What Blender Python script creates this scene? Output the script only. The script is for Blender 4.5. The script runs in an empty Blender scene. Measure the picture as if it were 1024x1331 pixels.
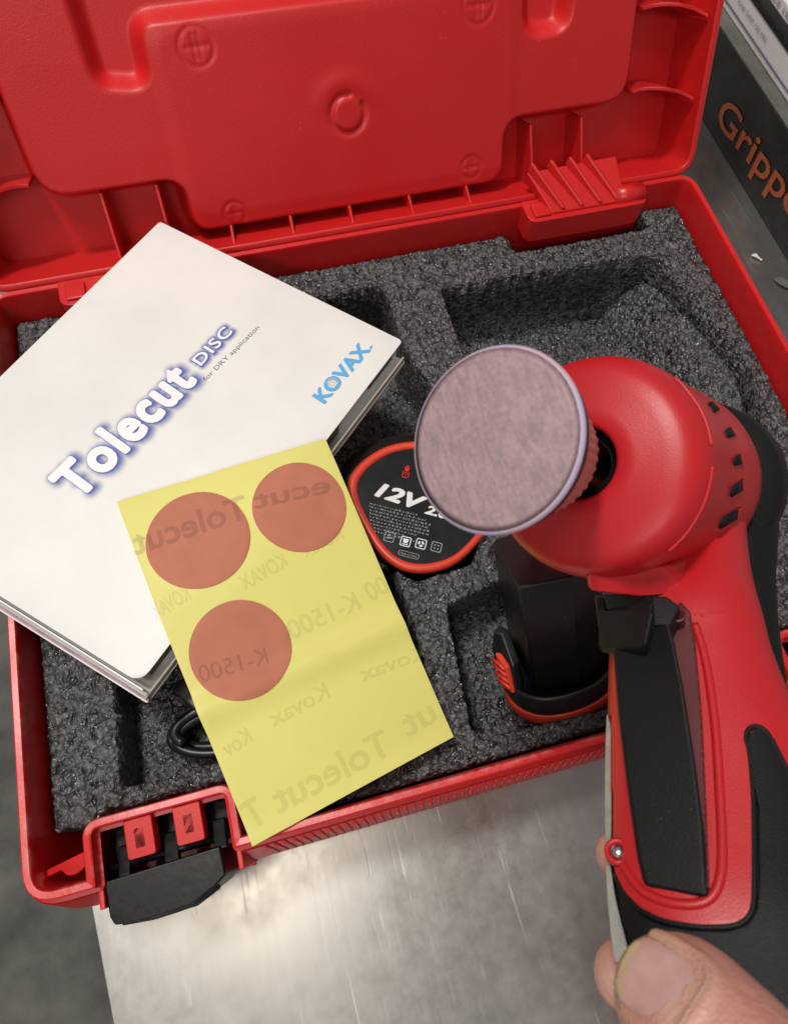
import bpy, bmesh, math, random
import numpy as np
from mathutils import Vector, Matrix, Euler, geometry, noise
from math import radians, sin, cos, pi
random.seed(4); np.random.seed(4)
SC = bpy.context.scene; COL = SC.collection
# ---------------------------------------------------------------- camera
CAM_ROT = (0.39210436, -0.03736477, -0.25858856)
CAM_LOC = Vector((0.11120947, 0.00377072, 0.32678721))
PW, PH, FPX = 1024.0, 1331.0, 900.0
cd = bpy.data.cameras.new('camera'); cam = bpy.data.objects.new('camera', cd); COL.objects.link(cam)
cam.location = CAM_LOC; cam.rotation_euler = Euler(CAM_ROT, 'XYZ')
cd.sensor_fit = 'VERTICAL'; cd.sensor_height = 36.0; cd.lens = 36.0 * FPX / PH
cd.clip_start = 0.01; cd.clip_end = 60
cd.dof.use_dof = True; cd.dof.focus_distance = 0.245; cd.dof.aperture_fstop = 27.0
SC.camera = cam
SC.render.resolution_x = 787; SC.render.resolution_y = 1024
# ---------------------------------------------------------------- world, lamps, exposure
w = bpy.data.worlds.new('World'); SC.world = w; w.use_nodes = True
bg = w.node_tree.nodes['Background']; bg.inputs[0].default_value = (1.0, 0.975, 0.955, 1); bg.inputs[1].default_value = 0.25
def area(name, loc, target, sx, sy, watts, col):
    ld = bpy.data.lights.new(name, 'AREA'); ld.shape = 'RECTANGLE'; ld.size = sx; ld.size_y = sy
    ld.energy = watts; ld.color = col
    o = bpy.data.objects.new(name, ld); COL.objects.link(o); o.location = loc
    o.rotation_euler = (Vector(target) - Vector(loc)).to_track_quat('-Z', 'Y').to_euler()
    return o
area('ceiling_lamp', (-0.22, 0.50, 1.7), (0.15, 0.1, 0.05), 0.30, 0.14, 17.5, (1.0, 0.97, 0.93))
area('front_fill', (-0.55, -1.25, 1.45), (0.15, 0.2, 0.1), 0.9, 0.25, 8.0, (1.0, 0.965, 0.93))  # added fill light, brightens the inside of the lid
area('bench_glare_fill', (-0.17, -0.03, 1.5), (0.06, 0.0, 0.0), 0.26, 0.08, 2.8, (1.0, 0.90, 0.74))  # added light that puts the warm glare on the bench
SC.view_settings.view_transform = 'Standard'; SC.view_settings.look = 'None'
SC.view_settings.exposure = 0.0; SC.view_settings.gamma = 1.0
SC.render.engine = 'CYCLES'
# ---------------------------------------------------------------- locating helpers (pixel of the photograph -> place)
CR = Euler(CAM_ROT, 'XYZ').to_matrix()
def ray(px, py): return CR @ Vector(((px - PW/2)/FPX, -(py - PH/2)/FPX, -1.0))
def at_depth(px, py, d): return CAM_LOC + ray(px, py) * d
def on_z(px, py, z):
    r = ray(px, py); return CAM_LOC + r * ((z - CAM_LOC.z)/r.z)
def on_plane(px, py, q, n):
    r = ray(px, py); return CAM_LOC + r * ((Vector(q) - CAM_LOC).dot(n)/r.dot(n))
def on_height(px, py, hf, z0=0.08):
    z = z0
    for _ in range(25):
        p = on_z(px, py, z); z = 0.5*z + 0.5*hf(p.x, p.y)
    return on_z(px, py, z)
def px_of(p):
    c = CR.transposed() @ (Vector(p) - CAM_LOC); return (PW/2 + FPX*c.x/-c.z, PH/2 - FPX*c.y/-c.z)
mm = 0.001
# ---------------------------------------------------------------- object helpers
def tag(o, label=None, cat=None, group=None, kind=None):
    if label: o['label'] = label
    if cat: o['category'] = cat
    if group: o['group'] = group
    if kind: o['kind'] = kind
    return o
def empty(name, loc, label, cat, group=None):
    o = bpy.data.objects.new(name, None); COL.objects.link(o); o.location = loc
    o.empty_display_size = 0.01
    return tag(o, label, cat, group)
def bmobj(name, bm, mat, parent=None, smooth=True):
    bmesh.ops.recalc_face_normals(bm, faces=bm.faces)
    me = bpy.data.meshes.new(name); bm.to_mesh(me); bm.free()
    o = bpy.data.objects.new(name, me); COL.objects.link(o)
    if mat: me.materials.append(mat)
    if smooth: me.polygons.foreach_set('use_smooth', [True]*len(me.polygons))
    if parent: o.parent = parent; o.matrix_parent_inverse = pinv(parent)
    return o
def pinv(parent):   # things are unrotated empties; parts carry world coordinates
    return Matrix.Translation(parent.location).inverted() if parent.type == 'EMPTY' else Matrix.Identity(4)
def mobj(name, verts, faces, mat, parent=None, smooth=True):
    me = bpy.data.meshes.new(name); me.from_pydata([tuple(v) for v in verts], [], faces); me.update()
    o = bpy.data.objects.new(name, me); COL.objects.link(o)
    if mat: me.materials.append(mat)
    if smooth: me.polygons.foreach_set('use_smooth', [True]*len(me.polygons))
    if parent: o.parent = parent; o.matrix_parent_inverse = pinv(parent)
    return o
def wn(o):
    m = o.modifiers.new('wn', 'WEIGHTED_NORMAL'); m.keep_sharp = True; return o
def bevel(o, width, seg=2, angle=35):
    m = o.modifiers.new('bevel', 'BEVEL'); m.width = width; m.segments = seg; m.limit_method = 'ANGLE'; m.angle_limit = radians(angle)
    wn(o); return o
def box_verts(c, sx, sy, sz, ux=Vector((1,0,0)), uy=Vector((0,1,0)), uz=Vector((0,0,1))):
    return [c + ux*(sx*i/2) + uy*(sy*j/2) + uz*(sz*k/2) for k in (-1,1) for j in (-1,1) for i in (-1,1)]
BF = [(0,2,3,1),(4,5,7,6),(0,1,5,4),(2,6,7,3),(0,4,6,2),(1,3,7,5)]
def box(name, c, sx, sy, sz, mat, parent=None, bev=0.0005, ux=Vector((1,0,0)), uy=Vector((0,1,0)), uz=Vector((0,0,1)), seg=2):
    o = mobj(name, box_verts(Vector(c), sx, sy, sz, ux, uy, uz), BF, mat, parent)
    if bev: bevel(o, bev, seg)
    return o
def prism(name, pts, off, mat, parent=None, bev=0.0004, smooth=True, seg=2):
    """pts: list of 3-D points of a flat outline; off: vector of thickness (or one per point)"""
    n = len(pts); offs = off if isinstance(off, list) else [off]*n
    V = [Vector(p) for p in pts] + [Vector(p) + o for p, o in zip(pts, offs)]
    F = [tuple(range(n)), tuple(range(2*n-1, n-1, -1))] + [(i, n+i, n+(i+1) % n, (i+1) % n) for i in range(n)]
    bm = bmesh.new(); vs = [bm.verts.new(v) for v in V]
    for f in F: bm.faces.new([vs[i] for i in f])
    o = bmobj(name, bm, mat, parent, smooth)
    if bev: bevel(o, bev, seg)
    return o
def frame(axis):
    a = Vector(axis).normalized(); t = Vector((0,0,1)) if abs(a.z) < .9 else Vector((1,0,0))
    u = t.cross(a).normalized(); return u, a.cross(u).normalized(), a
def lathe(name, origin, axis, prof, mat, parent=None, seg=72, wob=None, cap=True):
    """prof: (radius, t) pairs along the axis"""
    u, v, a = frame(axis); V = []; F = []
    for r, t in prof:
        for k in range(seg):
            an = 2*pi*k/seg; rr = r if wob is None else r*wob(an, t)
            V.append(Vector(origin) + a*t + (u*cos(an) + v*sin(an))*rr)
    for i in range(len(prof)-1):
        for k in range(seg):
            F.append((i*seg+k, i*seg+(k+1) % seg, (i+1)*seg+(k+1) % seg, (i+1)*seg+k))
    if cap:
        F.append(tuple(range(seg-1, -1, -1))); F.append(tuple(range((len(prof)-1)*seg, len(prof)*seg)))
    bm = bmesh.new(); vs = [bm.verts.new(x) for x in V]
    for f in F: bm.faces.new([vs[i] for i in f])
    return bmobj(name, bm, mat, parent)
def tube(name, pts, r, mat, parent=None, seg=10, closed=False, flat=None):
    pts = [Vector(p) for p in pts]; n = len(pts); V = []; F = []; prev = None
    for i, p in enumerate(pts):
        if closed: t = (pts[(i+1) % n] - pts[i-1]).normalized()
        else: t = (pts[min(i+1, n-1)] - pts[max(i-1, 0)]).normalized()
        if prev is None: u = frame(t)[0]
        else: u = (prev - t*prev.dot(t)).normalized()
        prev = u; v = t.cross(u); rr = r[i] if isinstance(r, list) else r
        for k in range(seg):
            an = 2*pi*k/seg; V.append(p + (u*cos(an) + v*sin(an))*rr)
    for i in range(n if closed else n-1):
        for k in range(seg):
            j = (i+1) % n; F.append((i*seg+k, i*seg+(k+1) % seg, j*seg+(k+1) % seg, j*seg+k))
    if not closed: F += [tuple(range(seg-1, -1, -1)), tuple(range((n-1)*seg, n*seg))]
    bm = bmesh.new(); vs = [bm.verts.new(x) for x in V]
    for f in F: bm.faces.new([vs[i] for i in f])
    return bmobj(name, bm, mat, parent)
def catmull(pts, n, closed=False):
    P = [np.array(p, float) for p in pts]; m = len(P); out = []
    for i in range(m if closed else m-1):
        g = lambda k: P[k % m] if closed else P[min(max(k, 0), m-1)]
        p0, p1, p2, p3 = g(i-1), g(i), g(i+1), g(i+2)
        for k in range(n):
            t = k/n
            out.append(tuple(0.5*((2*p1) + (-p0+p2)*t + (2*p0-5*p1+4*p2-p3)*t*t + (-p0+3*p1-3*p2+p3)*t**3)))
    if not closed: out.append(tuple(P[-1]))
    return out
def rounded(pts, rad, n=7):
    """2-D polygon with rounded corners; rad one number or one per corner"""
    out = []; m = len(pts)
    for i, p in enumerate(pts):
        r = rad[i] if isinstance(rad, (list, tuple)) else rad
        p = Vector(p); a = Vector(pts[i-1]) - p; b = Vector(pts[(i+1) % m]) - p
        if r <= 0: out.append((p.x, p.y)); continue
        ang = a.angle(b); d = min(r/math.tan(ang/2), a.length*.49, b.length*.49)
        A = p + a.normalized()*d; B = p + b.normalized()*d
        for k in range(n+1):
            t = k/n; q = A*(1-t)**2 + p*2*t*(1-t) + B*t*t; out.append((q.x, q.y))
    return out
def inside(poly, x, y):
    c = False; n = len(poly); j = n-1
    for i in range(n):
        xi, yi = poly[i]; xj, yj = poly[j]
        if (yi > y) != (yj > y) and x < (xj-xi)*(y-yi)/(yj-yi)+xi: c = not c
        j = i
    return c
def cdt(outline, spacing, holes=()):
    """triangulated flat patch with clean outline and inner points; returns 2-D verts, faces"""
    def dens(poly):
        o = []
        for i in range(len(poly)):
            a = Vector(poly[i]); b = Vector(poly[(i+1) % len(poly)]); k = max(1, int((b-a).length/spacing))
            o += [tuple(a.lerp(b, j/k)) for j in range(k)]
        return o
    loops = [dens(outline)] + [dens(h) for h in holes]
    V = []; E = []
    for L in loops:
        s = len(V); V += L; E += [(s+i, s+(i+1) % len(L)) for i in range(len(L))]
    nb = len(V); xs = [p[0] for p in outline]; ys = [p[1] for p in outline]
    B = np.array(V)
    y = min(ys)
    row = 0
    while y < max(ys):
        x = min(xs) + (spacing/2 if row % 2 else 0)
        while x < max(xs):
            if inside(outline, x, y) and not any(inside(h, x, y) for h in holes) and ((B[:, 0]-x)**2 + (B[:, 1]-y)**2).min() > (spacing*.45)**2: V.append((x, y))
            x += spacing
        y += spacing*.87; row += 1
    K_ = 1.0/spacing; r = geometry.delaunay_2d_cdt([Vector((v[0]*K_, v[1]*K_)) for v in V], E, [], 3 if holes else 1, 1e-6)
    vs = [(v.x/K_, v.y/K_) for v in r[0]]; fs = [tuple(f) for f in r[2]]
    return vs, fs
def patch(name, outline, spacing, fn, mat, parent=None, thick=0.0, holes=(), bev=0.0, flip=False, smooth=True, offset=-1):
    vs, fs = cdt(outline, spacing, holes)
    V = [fn(x, y) for x, y in vs]
    # wind every face towards the camera so thickness goes the right way
    F = []
    for f in fs:
        a, b, c = (V[i] for i in f[:3]); n = (b-a).cross(c-a)
        F.append(f if n.dot(CAM_LOC - a) > 0 else tuple(reversed(f)))
    o = mobj(name, V, F, mat, parent, smooth)
    if thick:
        m = o.modifiers.new('solid', 'SOLIDIFY'); m.thickness = thick; m.offset = offset
        if bev: bevel(o, bev, 2, 50)
        else:
            wn(o)
    return o
# ---------------------------------------------------------------- materials
def mat(name, base, rough=0.5, metal=0.0, spec=0.5, var=0.0, vscale=40, bump=0.0, bscale=400, bdist=0.0003, coat=0.0, rvar=0.0, sss=0.0, ssr=(0.003, .001, .0006), base2=None, sheen=0.0):
    m = bpy.data.materials.new(name); m.use_nodes = True; nt = m.node_tree; N = nt.nodes; L = nt.links
    b = N['Principled BSDF']; b.inputs['Base Color'].default_value = (*base, 1); b.inputs['Roughness'].default_value = rough
    b.inputs['Metallic'].default_value = metal; b.inputs['Specular IOR Level'].default_value = spec; b.inputs['Coat Weight'].default_value = coat
    b.inputs['Sheen Weight'].default_value = sheen
    if sss: b.inputs['Subsurface Weight'].default_value = sss; b.inputs['Subsurface Radius'].default_value = ssr; b.inputs['Subsurface Scale'].default_value = 1.0
    tc = N.new('ShaderNodeTexCoord')
    if var or base2:
        n = N.new('ShaderNodeTexNoise'); n.inputs['Scale'].default_value = vscale; n.inputs['Detail'].default_value = 6; n.inputs['Roughness'].default_value = .6
        L.new(tc.outputs['Object'], n.inputs['Vector'])
        mx = N.new('ShaderNodeMix'); mx.data_type = 'RGBA'
        b2 = base2 or tuple(c*(1-var) for c in base); b1 = base if base2 else tuple(min(1, c*(1+var*.6)) for c in base)
        mx.inputs[6].default_value = (*b1, 1); mx.inputs[7].default_value = (*b2, 1)
        cr = N.new('ShaderNodeMapRange'); cr.inputs[1].default_value = .35; cr.inputs[2].default_value = .68
        L.new(n.outputs[0], cr.inputs[0]); L.new(cr.outputs[0], mx.inputs[0]); L.new(mx.outputs[2], b.inputs['Base Color'])
    if rvar:
        n2 = N.new('ShaderNodeTexNoise'); n2.inputs['Scale'].default_value = vscale*2.3; n2.inputs['Detail'].default_value = 8
        L.new(tc.outputs['Object'], n2.inputs['Vector'])
        r = N.new('ShaderNodeMapRange'); r.inputs[1].default_value = .3; r.inputs[2].default_value = .7; r.inputs[3].default_value = rough-rvar; r.inputs[4].default_value = rough+rvar
        L.new(n2.outputs[0], r.inputs[0]); L.new(r.outputs[0], b.inputs['Roughness'])
    if bump:
        n3 = N.new('ShaderNodeTexNoise'); n3.inputs['Scale'].default_value = bscale; n3.inputs['Detail'].default_value = 4
        L.new(tc.outputs['Object'], n3.inputs['Vector'])
        bp = N.new('ShaderNodeBump'); bp.inputs['Strength'].default_value = bump; bp.inputs['Distance'].default_value = bdist
        L.new(n3.outputs[0], bp.inputs['Height']); L.new(bp.outputs[0], b.inputs['Normal'])
    return m
RED = (0.60, 0.014, 0.014)
M = {}
M['case_red'] = mat('case_red', RED, .36, var=.06, vscale=18, rvar=.06, bump=.35, bscale=900, bdist=.00012)
M['lid_red'] = mat('lid_red', RED, .42, var=.06, vscale=14, rvar=.07, bump=.5, bscale=1100, bdist=.00014)
M['tool_red'] = mat('tool_red', (0.50, 0.012, 0.017), .40, var=.03, vscale=60, bump=.5, bscale=2600, bdist=.00008)
M['orange_red'] = mat('orange_red', (0.72, 0.055, 0.025), .4, bump=.2, bscale=900, bdist=.0001)
M['black'] = mat('black_plastic', (0.012, 0.012, 0.013), .38, bump=.5, bscale=2200, bdist=.0001, rvar=.06)
M['black_gloss'] = mat('black_gloss', (0.008, 0.008, 0.009), .22, rvar=.04)
M['rubber'] = mat('grip_rubber', (0.0070, 0.0072, 0.0078), .52, spec=.22, bump=.6, bscale=2400, bdist=.00012)
M['rubber_sheen'] = mat('rubber_sheen', (0.30, 0.29, 0.25), .5, bump=.6, bscale=2400, bdist=.0001, var=.2, vscale=300)  # grip rubber with its lit sheen painted in as pale grey
M['card_white'] = mat('card_white', (0.80, 0.79, 0.76), .45, var=.05, vscale=26, bump=.25, bscale=350, bdist=.0001)
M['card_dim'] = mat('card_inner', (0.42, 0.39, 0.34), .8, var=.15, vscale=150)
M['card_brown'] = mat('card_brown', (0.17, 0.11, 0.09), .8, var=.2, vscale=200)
M['card_purple'] = mat('card_edge', (0.38, 0.22, 0.28), .6, var=.3, vscale=200)
M['steel'] = mat('screw_steel', (0.55, 0.54, 0.52), .25, metal=1.0)
M['cable'] = mat('cable', (0.014, 0.014, 0.015), .33)
M['print_white'] = mat('print_white', (0.78, 0.78, 0.78), .5)
M['print_grey'] = mat('print_grey', (0.30, 0.30, 0.30), .5)
M['print_red'] = mat('print_red', (0.62, 0.03, 0.03), .5)
M['letter_white'] = mat('letter_white', (0.88, 0.88, 0.90), .45)
M['letter_blue'] = mat('letter_blue', (0.075, 0.12, 0.42), .5)
M['kovax_blue'] = mat('kovax_blue', (0.10, 0.42, 0.76), .45)
M['text_grey'] = mat('text_grey', (0.16, 0.17, 0.24), .5)
M['orange_print'] = mat('orange_print', (0.42, 0.095, 0.03), .45)
M['box_black'] = mat('box_black', (0.022, 0.020, 0.018), .3, var=.4, vscale=60, rvar=.12)
M['box_top'] = mat('box_top_grey', (0.15, 0.15, 0.135), .45, var=.3, vscale=50)
M['box_grey'] = mat('box_light', (0.74, 0.70, 0.70), .55, var=.06, vscale=30)
M['latch_black'] = mat('latch_black', (0.0045, 0.005, 0.0065), .36, spec=.3, var=.1, vscale=120, rvar=.1, bump=.2, bscale=500, bdist=.0002)
def film(name, col, alpha):
    m = bpy.data.materials.new(name); m.use_nodes = True; nt = m.node_tree; N = nt.nodes; L = nt.links
    b = N['Principled BSDF']; b.inputs['Base Color'].default_value = (*col, 1); b.inputs['Roughness'].default_value = .6; b.inputs['Alpha'].default_value = alpha
    return m
M['ghost'] = film('ghost_print', (0.24, 0.26, 0.12), .09)
M['ghost_disc'] = film('ghost_print_on_disc', (0.14, 0.06, 0.07), .17)
M['blue_film'] = film('blue_halo_print', (0.10, 0.16, 0.55), .10)
def wear(m, dust=(.75, .62, .6), edge=None, thr=.06, scale=420, amt=.6):
    nt = m.node_tree; N = nt.nodes; L = nt.links; b = N['Principled BSDF']; ip = b.inputs['Base Color']
    def cur(mx):
        if ip.links: L.new(ip.links[0].from_socket, mx.inputs[6])
        else: mx.inputs[6].default_value = ip.default_value
    tc = N.new('ShaderNodeTexCoord')
    v = N.new('ShaderNodeTexVoronoi'); v.inputs['Scale'].default_value = scale; L.new(tc.outputs['Object'], v.inputs['Vector'])
    n = N.new('ShaderNodeTexNoise'); n.inputs['Scale'].default_value = 45; n.inputs['Detail'].default_value = 3; L.new(tc.outputs['Object'], n.inputs[0])
    t = N.new('ShaderNodeMapRange'); t.inputs[1].default_value = .5; t.inputs[2].default_value = .75; t.inputs[3].default_value = .01; t.inputs[4].default_value = thr*2.4; L.new(n.outputs[0], t.inputs[0])
    lt = N.new('ShaderNodeMath'); lt.operation = 'LESS_THAN'; L.new(v.outputs['Distance'], lt.inputs[0]); L.new(t.outputs[0], lt.inputs[1])
    ml = N.new('ShaderNodeMath'); ml.operation = 'MULTIPLY'; ml.inputs[1].default_value = amt; L.new(lt.outputs[0], ml.inputs[0])
    mx = N.new('ShaderNodeMix'); mx.data_type = 'RGBA'; cur(mx); mx.inputs[7].default_value = (*dust, 1); L.new(ml.outputs[0], mx.inputs[0]); L.new(mx.outputs[2], ip)
    if edge:
        g = N.new('ShaderNodeNewGeometry'); r = N.new('ShaderNodeMapRange'); r.inputs[1].default_value = .53; r.inputs[2].default_value = .62; L.new(g.outputs['Pointiness'], r.inputs[0])
        n4 = N.new('ShaderNodeTexNoise'); n4.inputs['Scale'].default_value = 260; n4.inputs['Detail'].default_value = 5; L.new(tc.outputs['Object'], n4.inputs[0])
        r2 = N.new('ShaderNodeMapRange'); r2.inputs[1].default_value = .42; r2.inputs[2].default_value = .62; L.new(n4.outputs[0], r2.inputs[0])
        m2 = N.new('ShaderNodeMath'); m2.operation = 'MULTIPLY'; L.new(r.outputs[0], m2.inputs[0]); L.new(r2.outputs[0], m2.inputs[1])
        m3 = N.new('ShaderNodeMath'); m3.operation = 'MULTIPLY'; m3.inputs[1].default_value = .55; L.new(m2.outputs[0], m3.inputs[0])
        mx = N.new('ShaderNodeMix'); mx.data_type = 'RGBA'; cur(mx); mx.inputs[7].default_value = (*edge, 1); L.new(m3.outputs[0], mx.inputs[0]); L.new(mx.outputs[2], ip)
M['rim_red'] = M['case_red'].copy(); wear(M['case_red'], (.72, .40, .38), amt=.4); wear(M['rim_red'], (.72, .40, .38), (.72, .22, .20)); wear(M['lid_red'], (.75, .45, .42), thr=.045, amt=.4)
wear(M['latch_black'], (.2, .2, .2), None, thr=.05, amt=.5); wear(M['black'], (.2, .2, .2), None, thr=.05, amt=.5)
wear(M['rubber'], (.16, .16, .16), None, thr=.05, scale=700, amt=.5); wear(M['tool_red'], (.8, .5, .48), None, thr=.03, scale=600, amt=.35)
# yellow release paper
def paper_mat():
    m = mat('yellow_paper', (0.74, 0.70, 0.20), .5, var=.04, vscale=16, spec=.35, bump=.2, bscale=160, bdist=.0004, rvar=.05)
    b = m.node_tree.nodes['Principled BSDF']
    return m
M['yellow'] = paper_mat()
M['disc_film'] = mat('disc_film', (0.51, 0.180, 0.108), .6, spec=.25, var=.06, vscale=120, bump=.25, bscale=2500, bdist=.00005)
def disc_mat():
    m = bpy.data.materials.new('worn_disc'); m.use_nodes = True; nt = m.node_tree; N = nt.nodes; L = nt.links
    b = N['Principled BSDF']; b.inputs['Roughness'].default_value = .65; b.inputs['Specular IOR Level'].default_value = .3
    tc = N.new('ShaderNodeTexCoord')
    def nz(scale, sc, det=4, loc=(0, 0, 0)):
        mp = N.new('ShaderNodeMapping'); mp.inputs['Scale'].default_value = sc; mp.inputs['Rotation'].default_value = tuple(-a for a in CAM_ROT); mp.inputs['Location'].default_value = loc
        mp.vector_type = 'TEXTURE' if False else 'POINT'; L.new(tc.outputs['Object'], mp.inputs[0])
        n = N.new('ShaderNodeTexNoise'); n.inputs['Scale'].default_value = scale; n.inputs['Detail'].default_value = det; L.new(mp.outputs[0], n.inputs[0]); return n.outputs[0]
    def op(o, a, b_):
        x = N.new('ShaderNodeMath'); x.operation = o
        for i, q in enumerate((a, b_)):
            if isinstance(q, (int, float)): x.inputs[i].default_value = q
            else: L.new(q, x.inputs[i])
        return x.outputs[0]
    a = nz(1100, (1, .25, 1)); c = nz(1100, (.3, 1, 1), loc=(3, 1, 2)); d = nz(230, (1, .8, 1), 6)
    h = op('ADD', op('MULTIPLY', a, .42), op('ADD', op('MULTIPLY', c, .30), op('MULTIPLY', d, .28)))
    cr = N.new('ShaderNodeValToRGB'); cr.color_ramp.elements[0].position = .42; cr.color_ramp.elements[1].position = .58; L.new(h, cr.inputs[0])
    cr.color_ramp.elements[0].color = (0.30, 0.212, 0.225, 1); cr.color_ramp.elements[1].color = (0.41, 0.277, 0.302, 1)
    L.new(cr.outputs[0], b.inputs['Base Color'])
    bp = N.new('ShaderNodeBump'); bp.inputs['Strength'].default_value = .7; bp.inputs['Distance'].default_value = .0002
    L.new(h, bp.inputs['Height']); L.new(bp.outputs[0], b.inputs['Normal'])
    return m
M['disc_worn'] = disc_mat()
M['disc_rim'] = mat('disc_rim', (0.46, 0.38, 0.56), .6, base2=(0.55, 0.37, 0.40), vscale=60)
# foam: charcoal closed-cell foam
def foam_mat():
    m = bpy.data.materials.new('foam'); m.use_nodes = True; nt = m.node_tree; N = nt.nodes; L = nt.links
    b = N['Principled BSDF']; b.inputs['Specular IOR Level'].default_value = .65
    tc = N.new('ShaderNodeTexCoord')
    v = N.new('ShaderNodeTexVoronoi'); v.feature = 'SMOOTH_F1'; v.inputs['Scale'].default_value = 520; v.inputs['Smoothness'].default_value = .4
    nz = N.new('ShaderNodeTexNoise'); nz.inputs['Scale'].default_value = 300; L.new(tc.outputs['Object'], nz.inputs[0])
    mv = N.new('ShaderNodeMix'); mv.data_type = 'VECTOR'; mv.inputs[0].default_value = .004
    L.new(tc.outputs['Object'], mv.inputs[4]); L.new(nz.outputs[1], mv.inputs[5]); L.new(mv.outputs[1], v.inputs['Vector'])
    cr = N.new('ShaderNodeValToRGB'); cr.color_ramp.elements[0].color = (0.13, 0.13, 0.132, 1); cr.color_ramp.elements[1].color = (0.016, 0.016, 0.017, 1)
    cr.color_ramp.elements[0].position = .1; cr.color_ramp.elements[1].position = .75
    L.new(v.outputs['Distance'], cr.inputs[0])
    n2 = N.new('ShaderNodeTexNoise'); n2.inputs['Scale'].default_value = 260; n2.inputs['Detail'].default_value = 6; L.new(tc.outputs['Object'], n2.inputs[0])
    mx = N.new('ShaderNodeMix'); mx.data_type = 'RGBA'; mx.blend_type = 'MULTIPLY'; mx.inputs[0].default_value = .8
    r = N.new('ShaderNodeMapRange'); r.inputs[1].default_value = .3; r.inputs[2].default_value = .7; r.inputs[3].default_value = .35; r.inputs[4].default_value = 1.7
    L.new(n2.outputs[0], r.inputs[0]); L.new(cr.outputs[0], mx.inputs[6]); L.new(r.outputs[0], mx.inputs[7]); L.new(mx.outputs[2], b.inputs['Base Color'])
    rr = N.new('ShaderNodeMapRange'); rr.inputs[1].default_value = .35; rr.inputs[2].default_value = .65; rr.inputs[3].default_value = .20; rr.inputs[4].default_value = .6
    L.new(n2.outputs[0], rr.inputs[0]); L.new(rr.outputs[0], b.inputs['Roughness'])
    inv = N.new('ShaderNodeMath'); inv.operation = 'MULTIPLY'; inv.inputs[1].default_value = -1; L.new(v.outputs['Distance'], inv.inputs[0])
    bp = N.new('ShaderNodeBump'); bp.inputs['Strength'].default_value = .9; bp.inputs['Distance'].default_value = .0012
    L.new(inv.outputs[0], bp.inputs['Height']); L.new(bp.outputs[0], b.inputs['Normal'])
    return m
M['foam'] = foam_mat()
def bench_mat():
    m = bpy.data.materials.new('worn_steel'); m.use_nodes = True; nt = m.node_tree; N = nt.nodes; L = nt.links
    b = N['Principled BSDF']; b.inputs['Metallic'].default_value = .85
    tc = N.new('ShaderNodeTexCoord')
    def nze(scale, sc=(1, 1, 1), rot=0, det=6, rgh=.6):
        mp = N.new('ShaderNodeMapping'); mp.inputs['Scale'].default_value = sc; mp.inputs['Rotation'].default_value = (0, 0, rot)
        L.new(tc.outputs['Object'], mp.inputs[0])
        n = N.new('ShaderNodeTexNoise'); n.inputs['Scale'].default_value = scale; n.inputs['Detail'].default_value = det; n.inputs['Roughness'].default_value = rgh
        L.new(mp.outputs[0], n.inputs[0]); return n.outputs[0]
    def rng(s, a, b_, c, d):
        r = N.new('ShaderNodeMapRange'); r.inputs[1].default_value = a; r.inputs[2].default_value = b_; r.inputs[3].default_value = c; r.inputs[4].default_value = d
        L.new(s, r.inputs[0]); return r.outputs[0]
    def op(o, a, b_):
        x = N.new('ShaderNodeMath'); x.operation = o
        for i, q in enumerate((a, b_)):
            if isinstance(q, (int, float)): x.inputs[i].default_value = q
            else: L.new(q, x.inputs[i])
        return x.outputs[0]
    stain = nze(16, det=8); fine = nze(240, (1, .12, 1), .35); mott = nze(90, det=10, rgh=.75)
    # long thin scratches in a few directions
    scr = None
    for k, (an, s) in enumerate(((.28, 300), (-.15, 420), (.9, 260), (2.2, 360), (1.5, 300), (.6, 500), (-.5, 330))):
        q = rng(nze(s, (1, .03, 1), an, 2), .66, .76, 0, 1); g = rng(nze(30, (1, 1, 1), an+k, 2), .5, .56, 0, 1)
        q = op('MULTIPLY', q, g); scr = q if scr is None else op('MAXIMUM', scr, q)
    base = N.new('ShaderNodeMix'); base.data_type = 'RGBA'; base.inputs[6].default_value = (.385, .375, .365, 1); base.inputs[7].default_value = (.435, .425, .41, 1)
    L.new(rng(op('ADD', op('MULTIPLY', stain, .25), op('ADD', op('MULTIPLY', mott, .4), op('MULTIPLY', fine, .35))), .40, .60, 0, 1), base.inputs[0])
    mx = N.new('ShaderNodeMix'); mx.data_type = 'RGBA'; mx.inputs[7].default_value = (.8, .79, .76, 1)
    L.new(op('MULTIPLY', scr, .2), mx.inputs[0]); L.new(base.outputs[2], mx.inputs[6]); L.new(mx.outputs[2], b.inputs['Base Color'])
    rg = op('ADD', rng(mott, .35, .65, .285, .355), op('MULTIPLY', scr, .15)); rg = op('ADD', rg, rng(stain, .4, .6, -.02, .02)); L.new(rg, b.inputs['Roughness'])
    h = op('ADD', op('MULTIPLY', fine, .35), op('MULTIPLY', scr, -.35)); h = op('ADD', h, op('MULTIPLY', mott, .3))
    bp = N.new('ShaderNodeBump'); bp.inputs['Strength'].default_value = .13; bp.inputs['Distance'].default_value = .0004
    L.new(h, bp.inputs['Height']); L.new(bp.outputs[0], b.inputs['Normal'])
    return m
M['bench'] = bench_mat()
M['floor'] = mat('concrete', (0.17, 0.167, 0.145), .6, base2=(0.045, 0.044, 0.040), vscale=11, bump=.4, bscale=60, bdist=.002)
def skin_mat():
    m = mat('skin', (0.64, 0.36, 0.285), .45, base2=(0.53, 0.23, 0.185), vscale=85, bump=1.0, bscale=1100, bdist=.00022, sss=.35, ssr=(.0030, .0011, .0006), rvar=.08)
    return m
M['skin'] = skin_mat()
M['nail'] = mat('nail', (0.64, 0.39, 0.35), .16, base2=(0.55, 0.27, 0.25), vscale=130, sss=.25, bump=.25, bscale=400, bdist=.0001, coat=.3)
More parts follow.
